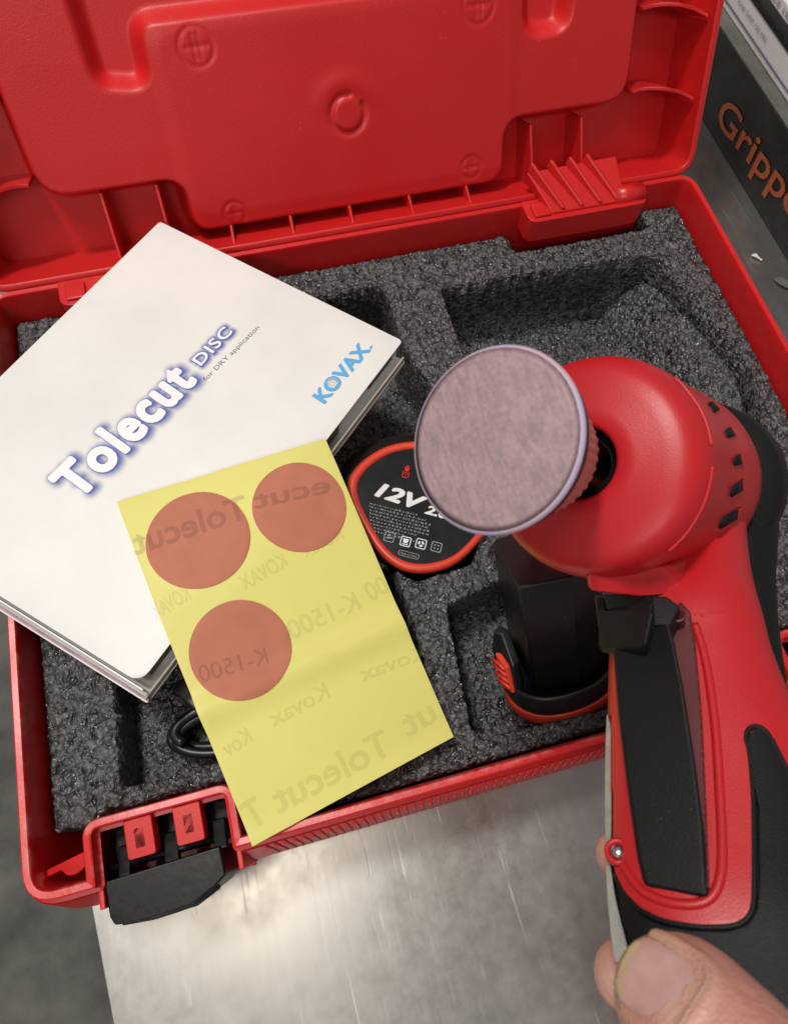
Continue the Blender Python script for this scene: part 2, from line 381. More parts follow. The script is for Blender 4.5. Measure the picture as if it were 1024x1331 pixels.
M['nail_tip'] = mat('nail_tip', (0.46, 0.38, 0.20), .4, base2=(.55, .45, .28), vscale=300)
# ---------------------------------------------------------------- lettering
def text_geo(body, bold=0.0, extrude=0.0, shear=0.0, space=1.0):
    cu = bpy.data.curves.new('t', 'FONT'); cu.body = body; cu.size = 1.0; cu.offset = bold; cu.extrude = extrude; cu.shear = shear; cu.space_character = space
    cu.resolution_u = 4
    o = bpy.data.objects.new('t', cu); COL.objects.link(o)
    dg = bpy.context.evaluated_depsgraph_get(); dg.update()
    me = bpy.data.meshes.new_from_object(o.evaluated_get(dg))
    V = [v.co.copy() for v in me.vertices]; F = [tuple(p.vertices) for p in me.polygons]
    bpy.data.objects.remove(o); bpy.data.curves.remove(cu); bpy.data.meshes.remove(me)
    return V, F
def text(name, body, A, B, height, up, mat_, parent, fn=None, bold=0.0, lift=0.0001, shear=0.0, n=None, multi=True, mirror=False, ref=None, space=1.0, shift=(0, 0)):
    """print spanning A->B (baseline), cap height `height`, laid on plane with normal n or surface fn(p)"""
    V0, F0 = text_geo(body, 0 if multi else bold, 0, shear, space); rV = V0
    V = []; F = []
    ks = 1 if (bold < .004 or not multi) else 14
    for k in range(ks):
        off = Vector((bold*cos(2*pi*k/ks), bold*sin(2*pi*k/ks), 0)) if ks > 1 else Vector((0, 0, 0))
        F += [tuple(i+len(V) for i in f) for f in F0]; V += [v + off + Vector((0, 0, k*1.0)) for v in V0]
    x0 = min(v.x for v in rV); x1 = max(v.x for v in rV); H_ = 0.73; zlift = 3e-6
    A = Vector(A); B = Vector(B); ux = B - A; L_ = ux.length; ux.normalize(); uy = Vector(up)
    uy = (uy - ux*uy.dot(ux)).normalized(); nn_ = n or ux.cross(uy).normalized()
    out = []
    for v in V:
        p = A + ux*((v.x-x0)/(x1-x0)*L_ + shift[0]) + uy*(v.y/H_*height + shift[1])
        if fn: p = fn(p)
        out.append(p + nn_*(lift + round(v.z)*zlift))
    return mobj(name, out, F, mat_, parent, False)
# ---------------------------------------------------------------- setting: floor and steel bench
H = 0.075
fl = mobj('floor', [(-6, -6, -.62), (6, -6, -.62), (6, 6, -.62), (-6, 6, -.62)], [(0, 1, 2, 3)], M['floor'], smooth=False); tag(fl, 'dark mottled concrete floor below the bench', kind='structure')
e0 = on_z(118, 1175, 0); e1 = on_z(147, 1331, 0); ed = (e0-e1).normalized(); en = Vector((ed.y, -ed.x, 0))
wb = empty('workbench', (0.2, 0.1, 0), 'worn brushed steel workbench top scratched and shiny under the red case', 'workbench')
A0 = e1 - ed*.5; A1 = e1 + ed*1.2
bq = [A0, A0 + en*1.4, A1 + en*1.4, A1]
prism('bench_top', bq, Vector((0, 0, -.0015)), M['bench'], wb, .0006)
prism('edge_skirt', [A0, A0 + en*.0015, A1 + en*.0015, A1], Vector((0, 0, -.04)), M['bench'], wb, 0).location.z = -.0016
for (fx, fy) in ((.04, .08), (.04, 1.6), (1.34, .08), (1.34, 1.6)):
    c = A0 + en*fx + ed*fy
    box('leg', (c.x, c.y, -.31), .04, .04, .61, M['steel'], wb, .002)
# ---------------------------------------------------------------- tool case
W, D = 0.340, 0.24517
case = empty('tool_case', (W/2, D/2, 0), 'open red plastic carrying case with raised lid leaning back and black clip latch', 'tool case')
LX0, LX1, LY = .0222, .0662, .0175
def case_path():
    pts = [(0, 0), (LX0, 0), (LX0, LY), (LX1, LY), (LX1, 0), (W-LX1, 0), (W-LX1, LY), (W-LX0, LY), (W-LX0, 0), (W, 0), (W, D), (0, D)]
    rad = [.011, .0008, .0025, .0025, .0008, .0008, .0025, .0025, .0008, .011, .009, .009]
    return rounded(pts, rad, 6)
path = case_path()
def offset_path(path, d):
    n = len(path); out = []
    for i in range(n):
        p = Vector(path[i]); a = (p - Vector(path[i-1])).normalized(); b = (Vector(path[(i+1) % n]) - p).normalized()
        na = Vector((a.y, -a.x)); nb = Vector((b.y, -b.x)); m = na + nb
        if m.length < 1e-6: m = na
        m.normalize(); k = min(1/max(m.dot(na), .35), 1.6)
        q = p + m*d*k; out.append((q.x, q.y))
    return out
def sweep(name, path, prof, mat_, parent, flt=None):
    V = []; F = []; n = len(path); 
    for d, z in prof:
        for (x, y) in offset_path(path, d): V.append((x, y, z))
    for i in range(len(prof)-1):
        for k in range(n):
            F.append((i*n+k, i*n+(k+1) % n, (i+1)*n+(k+1) % n, (i+1)*n+k))
    bm = bmesh.new(); vs = [bm.verts.new(v) for v in V]
    for f in F:
        try: bm.faces.new([vs[i] for i in f])
        except ValueError: pass
    return bmobj(name, bm, mat_, parent)
# walls: d>0 is outward
wall = sweep('wall', path, [(-.0045, .012), (-.0032, .070), (-.0030, .0742), (-.0025, .0750), (-.0006, .0752), (-.0001, .0748), (0, .0705), (.0012, .0700)], M['rim_red'], case)
bevel(wall, .0004, 2, 40)
simple = rounded([(0, 0), (W, 0), (W, D), (0, D)], [.011, .011, .009, .009], 6)
body = sweep('outer_shell', simple, [(-.0006, .0702), (.0018, .0692), (.0055, .0480), (.0060, .042), (.0055, .004), (.003, .0005), (-.01, .0002)], M['case_red'], case)
# cut the shell open where the two latch recesses are
bm = bmesh.new(); bm.from_mesh(body.data)
for xs in (LX0, LX1, W-LX1, W-LX0): bmesh.ops.bisect_plane(bm, geom=bm.verts[:]+bm.edges[:]+bm.faces[:], plane_co=(xs, 0, 0), plane_no=(1, 0, 0))
bmesh.ops.bisect_plane(bm, geom=bm.verts[:]+bm.edges[:]+bm.faces[:], plane_co=(0, 0, .034), plane_no=(0, 0, 1))
dl = [f for f in bm.faces if (lambda c: c.y < .005 and c.z > .034 and (LX0 < c.x < LX1 or W-LX1 < c.x < W-LX0))(f.calc_center_median())]
bmesh.ops.delete(bm, geom=dl, context='FACES'); bm.to_mesh(body.data); bm.free()
wn(body)
fp = offset_path(path, -.0032)
prism('case_floor', [(x, y, .010) for x, y in fp], Vector((0, 0, .0025)), M['case_red'], case, 0)
for s in (0, 1):   # floors and side cheeks of latch recesses
    x0 = LX0 if s == 0 else W-LX1; x1 = x0 + (LX1-LX0)
    box('recess_floor', ((x0+x1)/2, .005, .035), x1-x0, .026, .003, M['case_red'], case, .0004)
    for xx in (x0-.0004, x1+.0004): box('recess_cheek', (xx, -.003, .053), .0018, .0075, .033, M['case_red'], case, .0004)
# fine vertical ribs on the sloping front wall
rib_me = None
k = 0; x = .075
while x < W-.075:
    a = Vector((x, -.0018, .0688)); b = Vector((x+.0012, -.0053, .0488)); n = Vector((0, -.97, .18))
    if rib_me is None:
        o = prism('grip_ridge', [a, a+Vector((.0011, 0, 0)), b+Vector((.0011, 0, 0)), b], n*.0005, M['case_red'], case, 0); rib_me = o; x0r = x
    else:
        o = rib_me.copy(); COL.objects.link(o); o.location.x += x - x0r
    x += .0030
# front-left ledge inside the case (half-round nib)
a = Vector((.0032, .0085, .0655)); b = Vector((LX0-.0015, .0115, .0695))
V = []
N_ = 24
for i in range(N_+1):
    t = i/N_; p = a.lerp(b, t); w_ = .0014 + (.0032*math.sqrt(max(0, 1-((t-.62)/.26)**2)) if abs(t-.62) < .26 else 0)
    V.append((p + Vector((0, .0008, 0)), p + Vector((0, -w_, 0))))
prism('inner_ledge', [v[0] for v in V] + [v[1] for v in reversed(V)], Vector((0, 0, -.0012)), M['case_red'], case, .0003)
# tabs with windows in the latch recesses
def latch_set(x0):
    for cx in (x0+.0142, x0+.0302):
        w2 = .0046; yy0 = .0175; yy1 = .0052
        out = rounded([(cx-w2, yy1), (cx+w2, yy1), (cx+w2, yy0), (cx-w2, yy0)], [.0012, .0012, 0, 0], 4)
        hole = rounded([(cx-.0019, .0078), (cx+.0019, .0078), (cx+.0019, .0146), (cx-.0019, .0146)], .0009, 4)
        o = patch('latch_tab', out, .0012, lambda x, y: Vector((x, y, .0728 - (.0175-y)*.10)), M['case_red'], case, .007, [hole], .0004)
        prism('tab_recess', [Vector((x, y, .0714-(.0175-y)*.10)) for x, y in hole], Vector((0, 0, -.002)), M['case_red'], case, 0)
    # black clip
    zt = .0690
    L = x0+.0005; R_ = x0+.0385
    pr = [(L, .0012), (R_, .0020), (R_+.0004, -.0070), (R_-.0035, -.0095), (R_-.012, -.0128), (L+.012, -.0132), (L+.0018, -.0122), (L+.0006, -.0095)]
    lt = empty('clip_tmp', (0, 0, 0), None, None)
    bpy.data.objects.remove(lt)
    c = prism('latch', [Vector((x, y, zt - .06*abs(y))) for x, y in pr], Vector((0, -.0005, -.030)), M['latch_black'], case, .0007, seg=3)
    tag(c, 'black clip latch')
    lip = [(x, y-.0012) for x, y in pr if y < -.009]
    prism('clip_lip', [Vector((x, y, zt-.0078)) for x, y in lip], Vector((0, -.0003, -.0035)), M['latch_black'], c, .0006)
    # front skirt ridge steps of the clip
    for kk, (dy, dz) in enumerate(((.0006, .0032), (.0012, .0068))):
        q = [(L+.004, -.0122-dy*.3), (L+.014, -.0131-dy*.3), (R_-.012, -.0127-dy*.3), (R_-.0035, -.0096-dy*.3)]
        V_ = [Vector((x, y, zt-.0012-dz)) for x, y in q]
        tube('clip_ridge', catmull(V_, 5), .0007, M['latch_black'], c, 8)
    box('clip_inner', ((x0+LX1-LX0+x0)/2, .0100, .0560), .0405, .0130, .006, M['rubber'], c, .0006)
    tube('hinge_pin', [(x0+.001, .0045, .0640), (x0+.043, .0045, .0640)], .0013, M['latch_black'], c, 12)
    for (xa, xb) in ((x0+.0045, x0+.0085), (x0+.0195, x0+.0245), (x0+.0360, x0+.0405)):
        prism('clip_arm', [(xa, .001, .0672), (xb, .001, .0672), (xb, .0105, .0635), (xa, .0105, .0635)], Vector((0, 0, -.0035)), M['latch_black'], c, .0005)
latch_set(LX0); latch_set(W-LX1)
# back hinge barrels: block that stands into the tray, with sloping ridges
def hinge(xc):
    x0, x1 = xc-.031, xc+.031
    blk = rounded([(x0, D-.0150), (x1, D-.0150), (x1, D-.001), (x0, D-.001)], [.0055, .0055, .0006, .0006], 6)
    prism('hinge_block', [(x, y, .0765) for x, y in blk], Vector((0, 0, -.0130)), M['case_red'], case, .0010, seg=3)
    if xc > .1: prism('hinge_ramp', [Vector((x0+.012, D-.0125, .0775)), Vector((x1-.012, D-.0125, .0775)), Vector((x1-.012, D+.0075, .0865)), Vector((x0+.004, D+.0075, .0855))], Vector((0, .002, -.006)), M['case_red'], case, .0008)
    for t in ((.10, .34, .58, .80) if xc > .1 else ()):
        a = Vector((x0+.014 + t*.040, D-.0118, .0776)); b = Vector((x0+.002 + t*.040, D+.0080, .0885))
        prism('hinge_rib', [a+Vector((-.0020, 0, -.0022)), a+Vector((.0020, 0, -.0022)), a+Vector((.0008, 0, .0016)), a+Vector((-.0008, 0, .0016))], b-a, M['case_red'], case, .0006, seg=3)
    box('hinge_notch', (x0+.0075, D-.0085, .0772), .0085, .0085, .0014, M['case_red'], case, .0006)
    tube('hinge_barrel', [(x1-.017, D-.0080, .0760), (x1-.0015, D-.0080, .0760)], .0050, M['case_red'], case, 20)
hinge(.279); hinge(W-.279)
# ---- lid, opened about 117 degrees
TH = radians(117); VV = Vector((0, -cos(TH), sin(TH))); NN = Vector((0, sin(TH), cos(TH)))
HG = Vector((0, D-.0006, H+.0003))
def lp(u, v, w_): return HG + Vector((u, 0, 0)) + VV*v + NN*w_      # w_: depth behind the rim of the lid
LW = .030
lpath = rounded([(0, 0), (W, 0), (W, D), (0, D)], .010, 6)
V = []; F = []; prof = [(-.0030, LW), (-.0026, .004), (-.0030, .0006), (-.0022, 0), (-.0004, 0), (.0006, .001), (.0006, .0085), (.0018, .0095), (.0018, LW+.002), (-.004, LW+.004)]
n = len(lpath)
for d, w_ in prof:
    for (u, v) in offset_path(lpath, d): V.append(lp(u, v, w_))
for i in range(len(prof)-1):
    for kk in range(n): F.append((i*n+kk, i*n+(kk+1) % n, (i+1)*n+(kk+1) % n, (i+1)*n+kk))
bm = bmesh.new(); vs = [bm.verts.new(v) for v in V]
for f in F: bm.faces.new([vs[i] for i in f])
lid = bmobj('lid', bm, M['lid_red'], case); bevel(lid, .0004, 2, 40)
tag(lid, 'red lid leaning back, with a raised moulded panel inside')
# moulded inner panel as a height field
gx = np.arange(.001, W-.0005, .00085); gv = np.arange(.001, D-.0005, .00085)
U_, V_ = np.meshgrid(gx, gv)
def sd_poly(poly, X, Y):
    d = np.full(X.shape, 1e9); s = np.ones(X.shape, bool)*False; n = len(poly); j = n-1
    for i in range(n):
        xi, yi = poly[i]; xj, yj = poly[j]; ex, ey = xj-xi, yj-yi; wx, wy = X-xi, Y-yi
        t = np.clip((wx*ex+wy*ey)/(ex*ex+ey*ey+1e-18), 0, 1); d = np.minimum(d, np.hypot(wx-ex*t, wy-ey*t))
        c = (yi > Y) != (yj > Y)
        with np.errstate(divide='ignore', invalid='ignore'): s ^= c & (X < (xj-xi)*(Y-yi)/(yj-yi)+xi)
        j = i
    return np.where(s, -d, d)
def sm(a, b, x): t = np.clip((x-a)/(b-a), 0, 1); return t*t*(3-2*t)
def edge(sd, wdt=.004): return 1-sm(-wdt, wdt*.35, sd)
big = rounded([(.031, .028), (.0905, .028), (.0905, .0045), (.2470, .0045), (.2470, .031), (.3090, .031), (.3090, .2145), (.031, .2145)], [.017, .006, .016, .016, .006, .016, .02, .02], 8)
sdb = sd_poly(big, U_, V_)
w_field = LW - edge(sdb, .0045)*(LW-.012)
# handle channel: long trough with a dip at each end
chan = rounded([(.0700, .0690), (.0910, .0655), (.0925, .0875), (.2520, .0875), (.2520, .0655), (.2735, .0655), (.2735, .130), (.0700, .130)], [.008, .008, .007, .007, .009, .009, .009, .009], 8)
sdc = sd_poly(chan, U_, V_)
w_field += edge(sdc, .0050)*.0085*(edge(sdb, .0045))
# slightly proud middle plate
mid = rounded([(.0930, .010), (.2500, .010), (.2500, .0880), (.0930, .0880)], .012, 8)
w_field -= edge(sd_poly(mid, U_, V_), .006)*.0008
# ring boss in the middle with a notch
r = np.hypot(U_-.1705, V_-.0465); an = np.arctan2(V_-.0465, U_-.1705)
w_field += np.exp(-((r-.0075)/.0011)**2)*.0010*(np.abs(an-.9) > .35) - (1-sm(.0058, .0068, r))*.0006
w_field -= np.exp(-((r-.0125)/.004)**2)*.0007*np.clip(np.sin(an), 0, 1)
for (cu_, cv_, rr) in ((.1125, .0780, .0068), (.2310, .0795, .0068), (.1130, .0135, .0048), (.2270, .0165, .0048)):
    r = np.hypot(U_-cu_, V_-cv_); w_field += np.exp(-((r-rr)/.0006)**2)*.00055
    for q in (-.3, .35): w_field += np.exp(-((U_-cu_-q*rr*.5)/.00055)**2)*.0005*(r < rr*.75)
    w_field += np.exp(-((V_-cv_)/.00055)**2)*.0005*(r < rr*.75)
V = [lp(u, v, w_) for u, v, w_ in zip(U_.ravel(), V_.ravel(), w_field.ravel())]
nx, ny = len(gx), len(gv)
F = [(j*nx+i, j*nx+i+1, (j+1)*nx+i+1, (j+1)*nx+i) for j in range(ny-1) for i in range(nx-1)]
pn = mobj('inner_panel', V, F, M['lid_red'], lid); 
bk = [lp(.002, .002, LW+.0035), lp(W-.002, .002, LW+.0035), lp(W-.002, D-.002, LW+.0035), lp(.002, D-.002, LW+.0035)]
prism('lid_back', bk, NN*.002, M['lid_red'], lid, .0006)
# webs between the panel and the lid's walls
def web(u0, v0, u1, v1, wa, wb_, th=.0013):
    a = Vector((u0, v0)); b = Vector((u1, v1)); t = (b-a).normalized(); s = Vector((-t.y, t.x))*th/2
    pts = [lp(a.x-s.x, a.y-s.y, LW), lp(a.x+s.x, a.y+s.y, LW), lp(a.x+s.x, a.y+s.y, wa), lp(a.x-s.x, a.y-s.y, wa)]
    pt2 = [lp(b.x-s.x, b.y-s.y, LW), lp(b.x+s.x, b.y+s.y, LW), lp(b.x+s.x, b.y+s.y, wb_), lp(b.x-s.x, b.y-s.y, wb_)]
    return prism('lid_web', pts, [q-p for p, q in zip(pts, pt2)], M['lid_red'], lid, .0003)
for (px, py) in ((305, 318), (382, 303), (459, 287), (537, 272), (612, 258)):
    q = on_plane(px, py, lp(0, 0, .004), NN); u = q.x
    web(u, .002, u+.0004, .0085, .0035, .0125)
for u in (.058, .082, .258, .284): web(u, .002, u, .030, .008, .014)
for s in (0, 1):
    for v, cur in ((.0365, 1), (.0690, 1), (.110, 1), (.16, 1)):
        pts = []
        for k in range(9):
            t = k/8; u = .309 + t*(W-.0035-.309); vv_ = v + .0035*sin(t*pi*.9) - .006*t; wv = .0135 - .0095*t + .0012*sin(t*9)
            pts.append((u if s == 0 else W-u, vv_, wv))
        top = [lp(*p) for p in pts]; bot = [lp(p[0], p[1], LW) for p in reversed(pts)]
        prism('side_web', top+bot, VV*.0016, M['lid_red'], lid, .0003)
# ---------------------------------------------------------------- foam insert
FZ = .0610
def fz(px, py): q = on_z(px, py, FZ); return (q.x, q.y)
pockets = [
 (rounded([fz(572, 374), fz(852, 328), fz(972, 470), fz(1010, 610), fz(800, 700), fz(640, 560)], [.003, .012, .02, .02, .01, .006], 6), .0360, .030),
 (rounded([(.094, .2225), (.1745, .2240), (.1745, .186), (.1840, .150), (.1850, .098), (.174, .078), (.150, .0765), (.134, .092), (.126, .116), (.118, .15), (.094, .19)], .006, 5), .036, .02),
 (rounded([(.105, .085), (.1430, .085), (.1445, .045), (.128, .022), (.105, .022)], .003, 5), .036, .02),
 (rounded([(.1590, .0640), (.1545, .0160), (.165, .0125), (.2070, .0110), (.25, .03), (.255, .09), (.215, .0950), (.19, .070)], .003, 5), .0330, .02),
 (rounded([(.0305, .0700), (.0290, .0287), (.0700, .0290), (.082, .030), (.084, .072), (.05, .086)], .002, 5), .0210, .02),
]
g = .00056
fx_ = np.arange(.0012, W-.001, g); fy_ = np.arange(.0022, D-.0016, g)
X, Y = np.meshgrid(fx_, fy_)
# cell pattern: jittered-grid worley
def worley(X, Y, cell, seed):
    rs = np.random.RandomState(seed); nx = int(X.max()/cell)+4; ny = int(Y.max()/cell)+4
    jx = rs.rand(ny, nx); jy = rs.rand(ny, nx); hh = rs.rand(ny, nx)
    ix = (X/cell).astype(int)+1; iy = (Y/cell).astype(int)+1; f1 = np.full(X.shape, 9e9); f2 = f1.copy(); h = np.zeros(X.shape)
    for dy in (-1, 0, 1):
        for dx in (-1, 0, 1):
            cx = (ix+dx-1+jx[iy+dy, ix+dx])*cell; cy = (iy+dy-1+jy[iy+dy, ix+dx])*cell
            d = np.hypot(X-cx, Y-cy); nw = d < f1
            f2 = np.where(nw, f1, np.minimum(f2, d)); h = np.where(nw, hh[iy+dy, ix+dx], h); f1 = np.where(nw, d, f1)
    return f1/cell, f2/cell, h
f1, f2, hc = worley(X, Y, .0021, 3)
g1, g2, hd = worley(X, Y, .0052, 8)
bump_ = np.minimum(f2-f1, .45)*.0018*(.35+hc) - .0006 + hc*.0004 + (hd-.5)*.0005
z = np.full(X.shape, FZ)
rgh = (g1-.5)*.0004
for poly, depth, ww in pockets:
    sd = sd_poly(poly, X, Y) + rgh
    t = 1 - sm(-.0010, .0002, sd)
    z = np.where(t > 0, np.minimum(z, FZ - t*depth), z)
# the tool's pocket has a shallower shelf that rises towards the right
sd = sd_poly(pockets[0][0], X, Y)
z = np.where(sd < -.0012, np.maximum(z, FZ-.0360 + .026*sm(.290, .322, X)), z)
z = np.where((sd < -.002) & (Y > .1835) & (X < .295), np.minimum(z, FZ-.0360 - .004), z)
z = z + bump_
edge_poly = rounded([(.0048, .0200), (.0195, .0192), (.0215, .0225), (.0690, .0215), (.0700, .0042), (W-.0700, .0042), (W-.0690, .0215), (W-.0200, .0215), (W-.0190, .006), (W-.0045, .006), (W-.0045, D-.0050), (.3155, D-.0050), (.3145, D-.0165), (.2435, D-.0165), (.2425, D-.0050), (.098, D-.0050), (.097, D-.0165), (.026, D-.0165), (.025, D-.0050), (.0045, D-.0050)], .002, 4)
se = sd_poly(edge_poly, X, Y)
z = z - .0018*sm(-.0022, 0, se)**2
keep = se < .0001; skirt = (se >= .0001) & (se < .0010)
z = np.where(skirt, .016, z)
ok = (keep | skirt)
idx = -np.ones(X.shape, int); idx[ok] = np.arange(ok.sum())
V = np.stack([X[ok] + (np.random.rand(ok.sum())-.5)*.0001, Y[ok], z[ok]], 1)
q = ok[:-1, :-1] & ok[1:, :-1] & ok[:-1, 1:] & ok[1:, 1:]
F = np.stack([idx[:-1, :-1][q], idx[:-1, 1:][q], idx[1:, 1:][q], idx[1:, :-1][q]], 1)
foam = mobj('foam_insert', V.tolist(), F.tolist(), M['foam'])
tag(foam, 'charcoal grey cut foam insert with deep pockets lining the red case', 'foam insert')
# ---------------------------------------------------------------- charging cable in the front-left pocket
cable = empty('charging_cable', (.062, .043, .04), 'coiled black charging cable lying in the front left foam pocket', 'cable')
pts = []
for k in range(190):
    a = k/190*2*pi*3.6; rr = 1 + .08*sin(a*.7+1)
    pts.append((.0690 + .0225*rr*cos(a), .0425 + .0085*rr*sin(a) + .0012*sin(a*.31), .0425 + .0032*(k/190*3.6) + .0008*sin(a*1.7)))
tube('cord', pts, .0019, M['cable'], cable, 12)
box('plug', (.0585, .0555, .0555), .010, .016, .007, M['black'], cable, .0012, ux=Vector((.8, .6, 0)), uy=Vector((-.6, .8, 0)))
box('cable_tie', (.0775, .037, .049), .003, .010, .012, M['black'], cable, .001)
# ---------------------------------------------------------------- flat battery pack with printed face
bat = empty('battery_pack', (.158, .108, .038), 'black 12V battery pack lying face up with orange-red rim around its printed label', 'battery', 'twelve volt battery packs in the foam')
BZ = .0655
def bz(px, py, z=BZ): q = on_z(px, py, z); return Vector((q.x, q.y))
cen = bz(558, 655)
outp = [(452, 640), (462, 607), (500, 580), (550, 573), (600, 590), (640, 640), (640, 676), (615, 712), (585, 735), (545, 743), (510, 733), (480, 700)]
ring2 = [Vector(p) for p in catmull([tuple(bz(*p)) for p in outp], 6, True)]
def scl(k, pts=ring2): return [cen + (p-cen)*k for p in pts]
def loft(name, rings, mat_, parent, cap0=True, cap1=True):
    n = len(rings[0]); bm = bmesh.new(); vs = [[bm.verts.new(p) for p in r] for r in rings]
    for i in range(len(rings)-1):
        for k in range(n): bm.faces.new([vs[i][k], vs[i][(k+1) % n], vs[i+1][(k+1) % n], vs[i+1][k]])
    if cap0: bm.faces.new(list(reversed(vs[0])))
    if cap1: bm.faces.new(vs[-1])
    return bmobj(name, bm, mat_, parent)
to3 = lambda pts, z: [Vector((p.x, p.y, z)) for p in pts]
sh = Vector((-.0015, .006))
loft('body', [to3([p+sh*.9 for p in scl(1.02)], .040), to3([p+sh*.9 for p in scl(1.06)], .058), to3([p+sh*.4 for p in scl(1.04)], BZ-.0035), to3(scl(.97), BZ-.0016)], M['black'], bat)
rg = loft('rim', [to3(scl(.99), BZ-.0035), to3(scl(1.0), BZ-.0012), to3(scl(.985), BZ), to3(scl(.955), BZ+.0005), to3(scl(.905), BZ+.0004), to3(scl(.885), BZ-.0002), to3(scl(.875), BZ-.0012)], M['orange_red'], bat, False, False)
face = mobj('label_face', to3(scl(.882), BZ-.0007), [tuple(range(len(ring2)))], M['black_gloss'], bat, False)
bm = bmesh.new(); bm.from_mesh(face.data); bmesh.ops.recalc_face_normals(bm, faces=bm.faces); bm.to_mesh(face.data); bm.free()
bx_ = Vector((*(bz(550, 660)-bz(490, 645)).normalized(), 0)); by_ = Vector((-bx_.y, bx_.x, 0))
p3 = lambda px, py: on_z(px, py, BZ-.0006)
upn = Vector((0, 0, 1))
text('voltage_print', '12V', p3(488, 644), p3(548, 664), .0064, by_, M['print_white'], bat, bold=.045, shear=.25)
text('capacity_print', '2.0Ah', p3(552, 667), p3(606, 682), .0040, by_, M['print_white'], bat, bold=.04, shear=.25)
# red battery symbol
s0 = p3(526, 621); ic = lambda x, y: s0 + bx_*x*mm + by_*y*mm
prism('battery_symbol', [ic(-1.4, 0), ic(1.4, 0), ic(1.4, .5), ic(-1.4, .5)], upn*.0001, M['print_red'], bat, 0)
for (a, b, c, d) in ((-1.4, 0, -1.0, 4.4), (1.0, 0, 1.4, 4.4), (-1.4, 3.2, 1.4, 5.0), (-.6, 5.0, .7, 5.8), (-.8, 1.2, .8, 1.6), (-.8, 2.4, .8, 2.8), (-.8, 1.2, -.4, 2.8), (.4, 1.2, .8, 2.8)):
    prism('battery_symbol', [ic(a, b), ic(c, b), ic(c, d), ic(a, d)], upn*.00013, M['print_red'], bat, 0)
prism('charge_mark', [ic(6.5, 3.6), ic(8.2, 3.6), ic(8.2, 5.0), ic(6.5, 5.0)], upn*.0001, M['print_red'], bat, 0)
# fine print: rows of tiny unreadable words
def fineprint(parent, o, ux, uy, rows, step, hgt, m_, left=0.0):
    V = []; F = []
    rs = random.Random(5)
    for i, (a, b) in enumerate(rows):
        x = a
        while x < b:
            wl = rs.uniform(.7, 2.6)*mm*.55
            nl = max(1, int(wl/.00034))
            for q in range(nl):
                hh = hgt*rs.choice((.62, .62, 1.0, .62)); xx = x + q*.00034
                s = len(V); base = o - uy*(i*step)
                V += [base + ux*xx, base + ux*(xx+.00022), base + ux*(xx+.00022) + uy*hh, base + ux*xx + uy*hh]; F.append((s, s+1, s+2, s+3))
            x += wl + .0004
    return mobj('fine_print', V, F, m_, parent, False)
o_ = p3(480, 655) + upn*.00008
rows = [(.0002, .020), (.0002, .024), (.0008, .0255), (.0012, .026), (.0016, .0265), (.002, .0255), (.0026, .022), (.0026, .017), (.003, .0225)]
fineprint(bat, o_ , bx_, by_, rows, .00142, .00085, M['print_grey'])
def sym(cx, cy, kind):
    c = p3(cx, cy); q = lambda x, y: c + bx_*x*mm + by_*y*mm
    o = rounded([(-2.15, -2.15), (2.15, -2.15), (2.15, 2.15), (-2.15, 2.15)], .8, 4); i = rounded([(-1.8, -1.8), (1.8, -1.8), (1.8, 1.8), (-1.8, 1.8)], .6, 4)
    V = [q(*p)+upn*.0001 for p in o] + [q(*p)+upn*.0001 for p in i]; n = len(o)
    F = [(k, (k+1) % n, n+(k+1) % n, n+k) for k in range(n)]
    def poly(pts):
        s = len(V); V.extend(q(*p)+upn*.0001 for p in pts); F.append(tuple(range(s, s+len(pts))))
    if kind == 0: poly([(-1.3, -.9), (1.3, -.5), (1.3, .2), (-1.1, -.2)]); poly([(-.9, .2), (.4, .5), (.2, 1.3), (-.7, 1.0)])
    if kind == 1: poly([(-.9, -.6), (.9, -.6), (1.1, 1.2), (-1.1, 1.2)]); poly([(-1.2, -1.4), (1.2, -1.4), (1.2, -1.0), (-1.2, -1.0)])
    if kind == 2:
        for a in (0, 2.09, 4.19): poly([(1.35*cos(a), 1.35*sin(a)), (1.35*cos(a+.7), 1.35*sin(a+.7)), (1.35*cos(a+1.4), 1.35*sin(a+1.4)), (.6*cos(a+1.5), .6*sin(a+1.5)), (.55*cos(a), .55*sin(a))])
    if kind == 3:
        for (a, b) in ((-1, -1), (.4, -1), (-1, .4), (.4, .4)): poly([(a, b), (a+.6, b), (a+.6, b+.6), (a, b+.6)])
    mobj('safety_symbol', V, F, M['print_grey'] if kind in (0, 3) else M['print_white'], bat, False)
for k, (a, b) in enumerate(((506, 698), (527, 704), (547, 707), (567, 711))): sym(a, b, k)
c_ = p3(531, 721); pl_o = rounded([(-4.3, -1.15), (4.3, -1.15), (4.3, 1.15), (-4.3, 1.15)], 1.1, 5); pl_i = rounded([(-4.1, -.95), (4.1, -.95), (4.1, .95), (-4.1, .95)], .9, 5)
V = [c_ + bx_*x*mm + by_*y*mm + upn*.0001 for x, y in pl_o+pl_i]; n = len(pl_o)
mobj('print_border', V, [(k, (k+1) % n, n+(k+1) % n, n+k) for k in range(n)], M['print_grey'], bat, False)
text('origin_print', 'Made in China', c_ - bx_*.0034 - by_*.0005, c_ + bx_*.0034 - by_*.0005, .0010, by_, M['print_grey'], bat)
for (px, py) in ((447, 655),): # release button on the side
    q = on_z(px, py, .058); box('release_button', (q.x-.0005, q.y-.003, .0585), .004, .012, .006, M['orange_red'], bat, .0015)
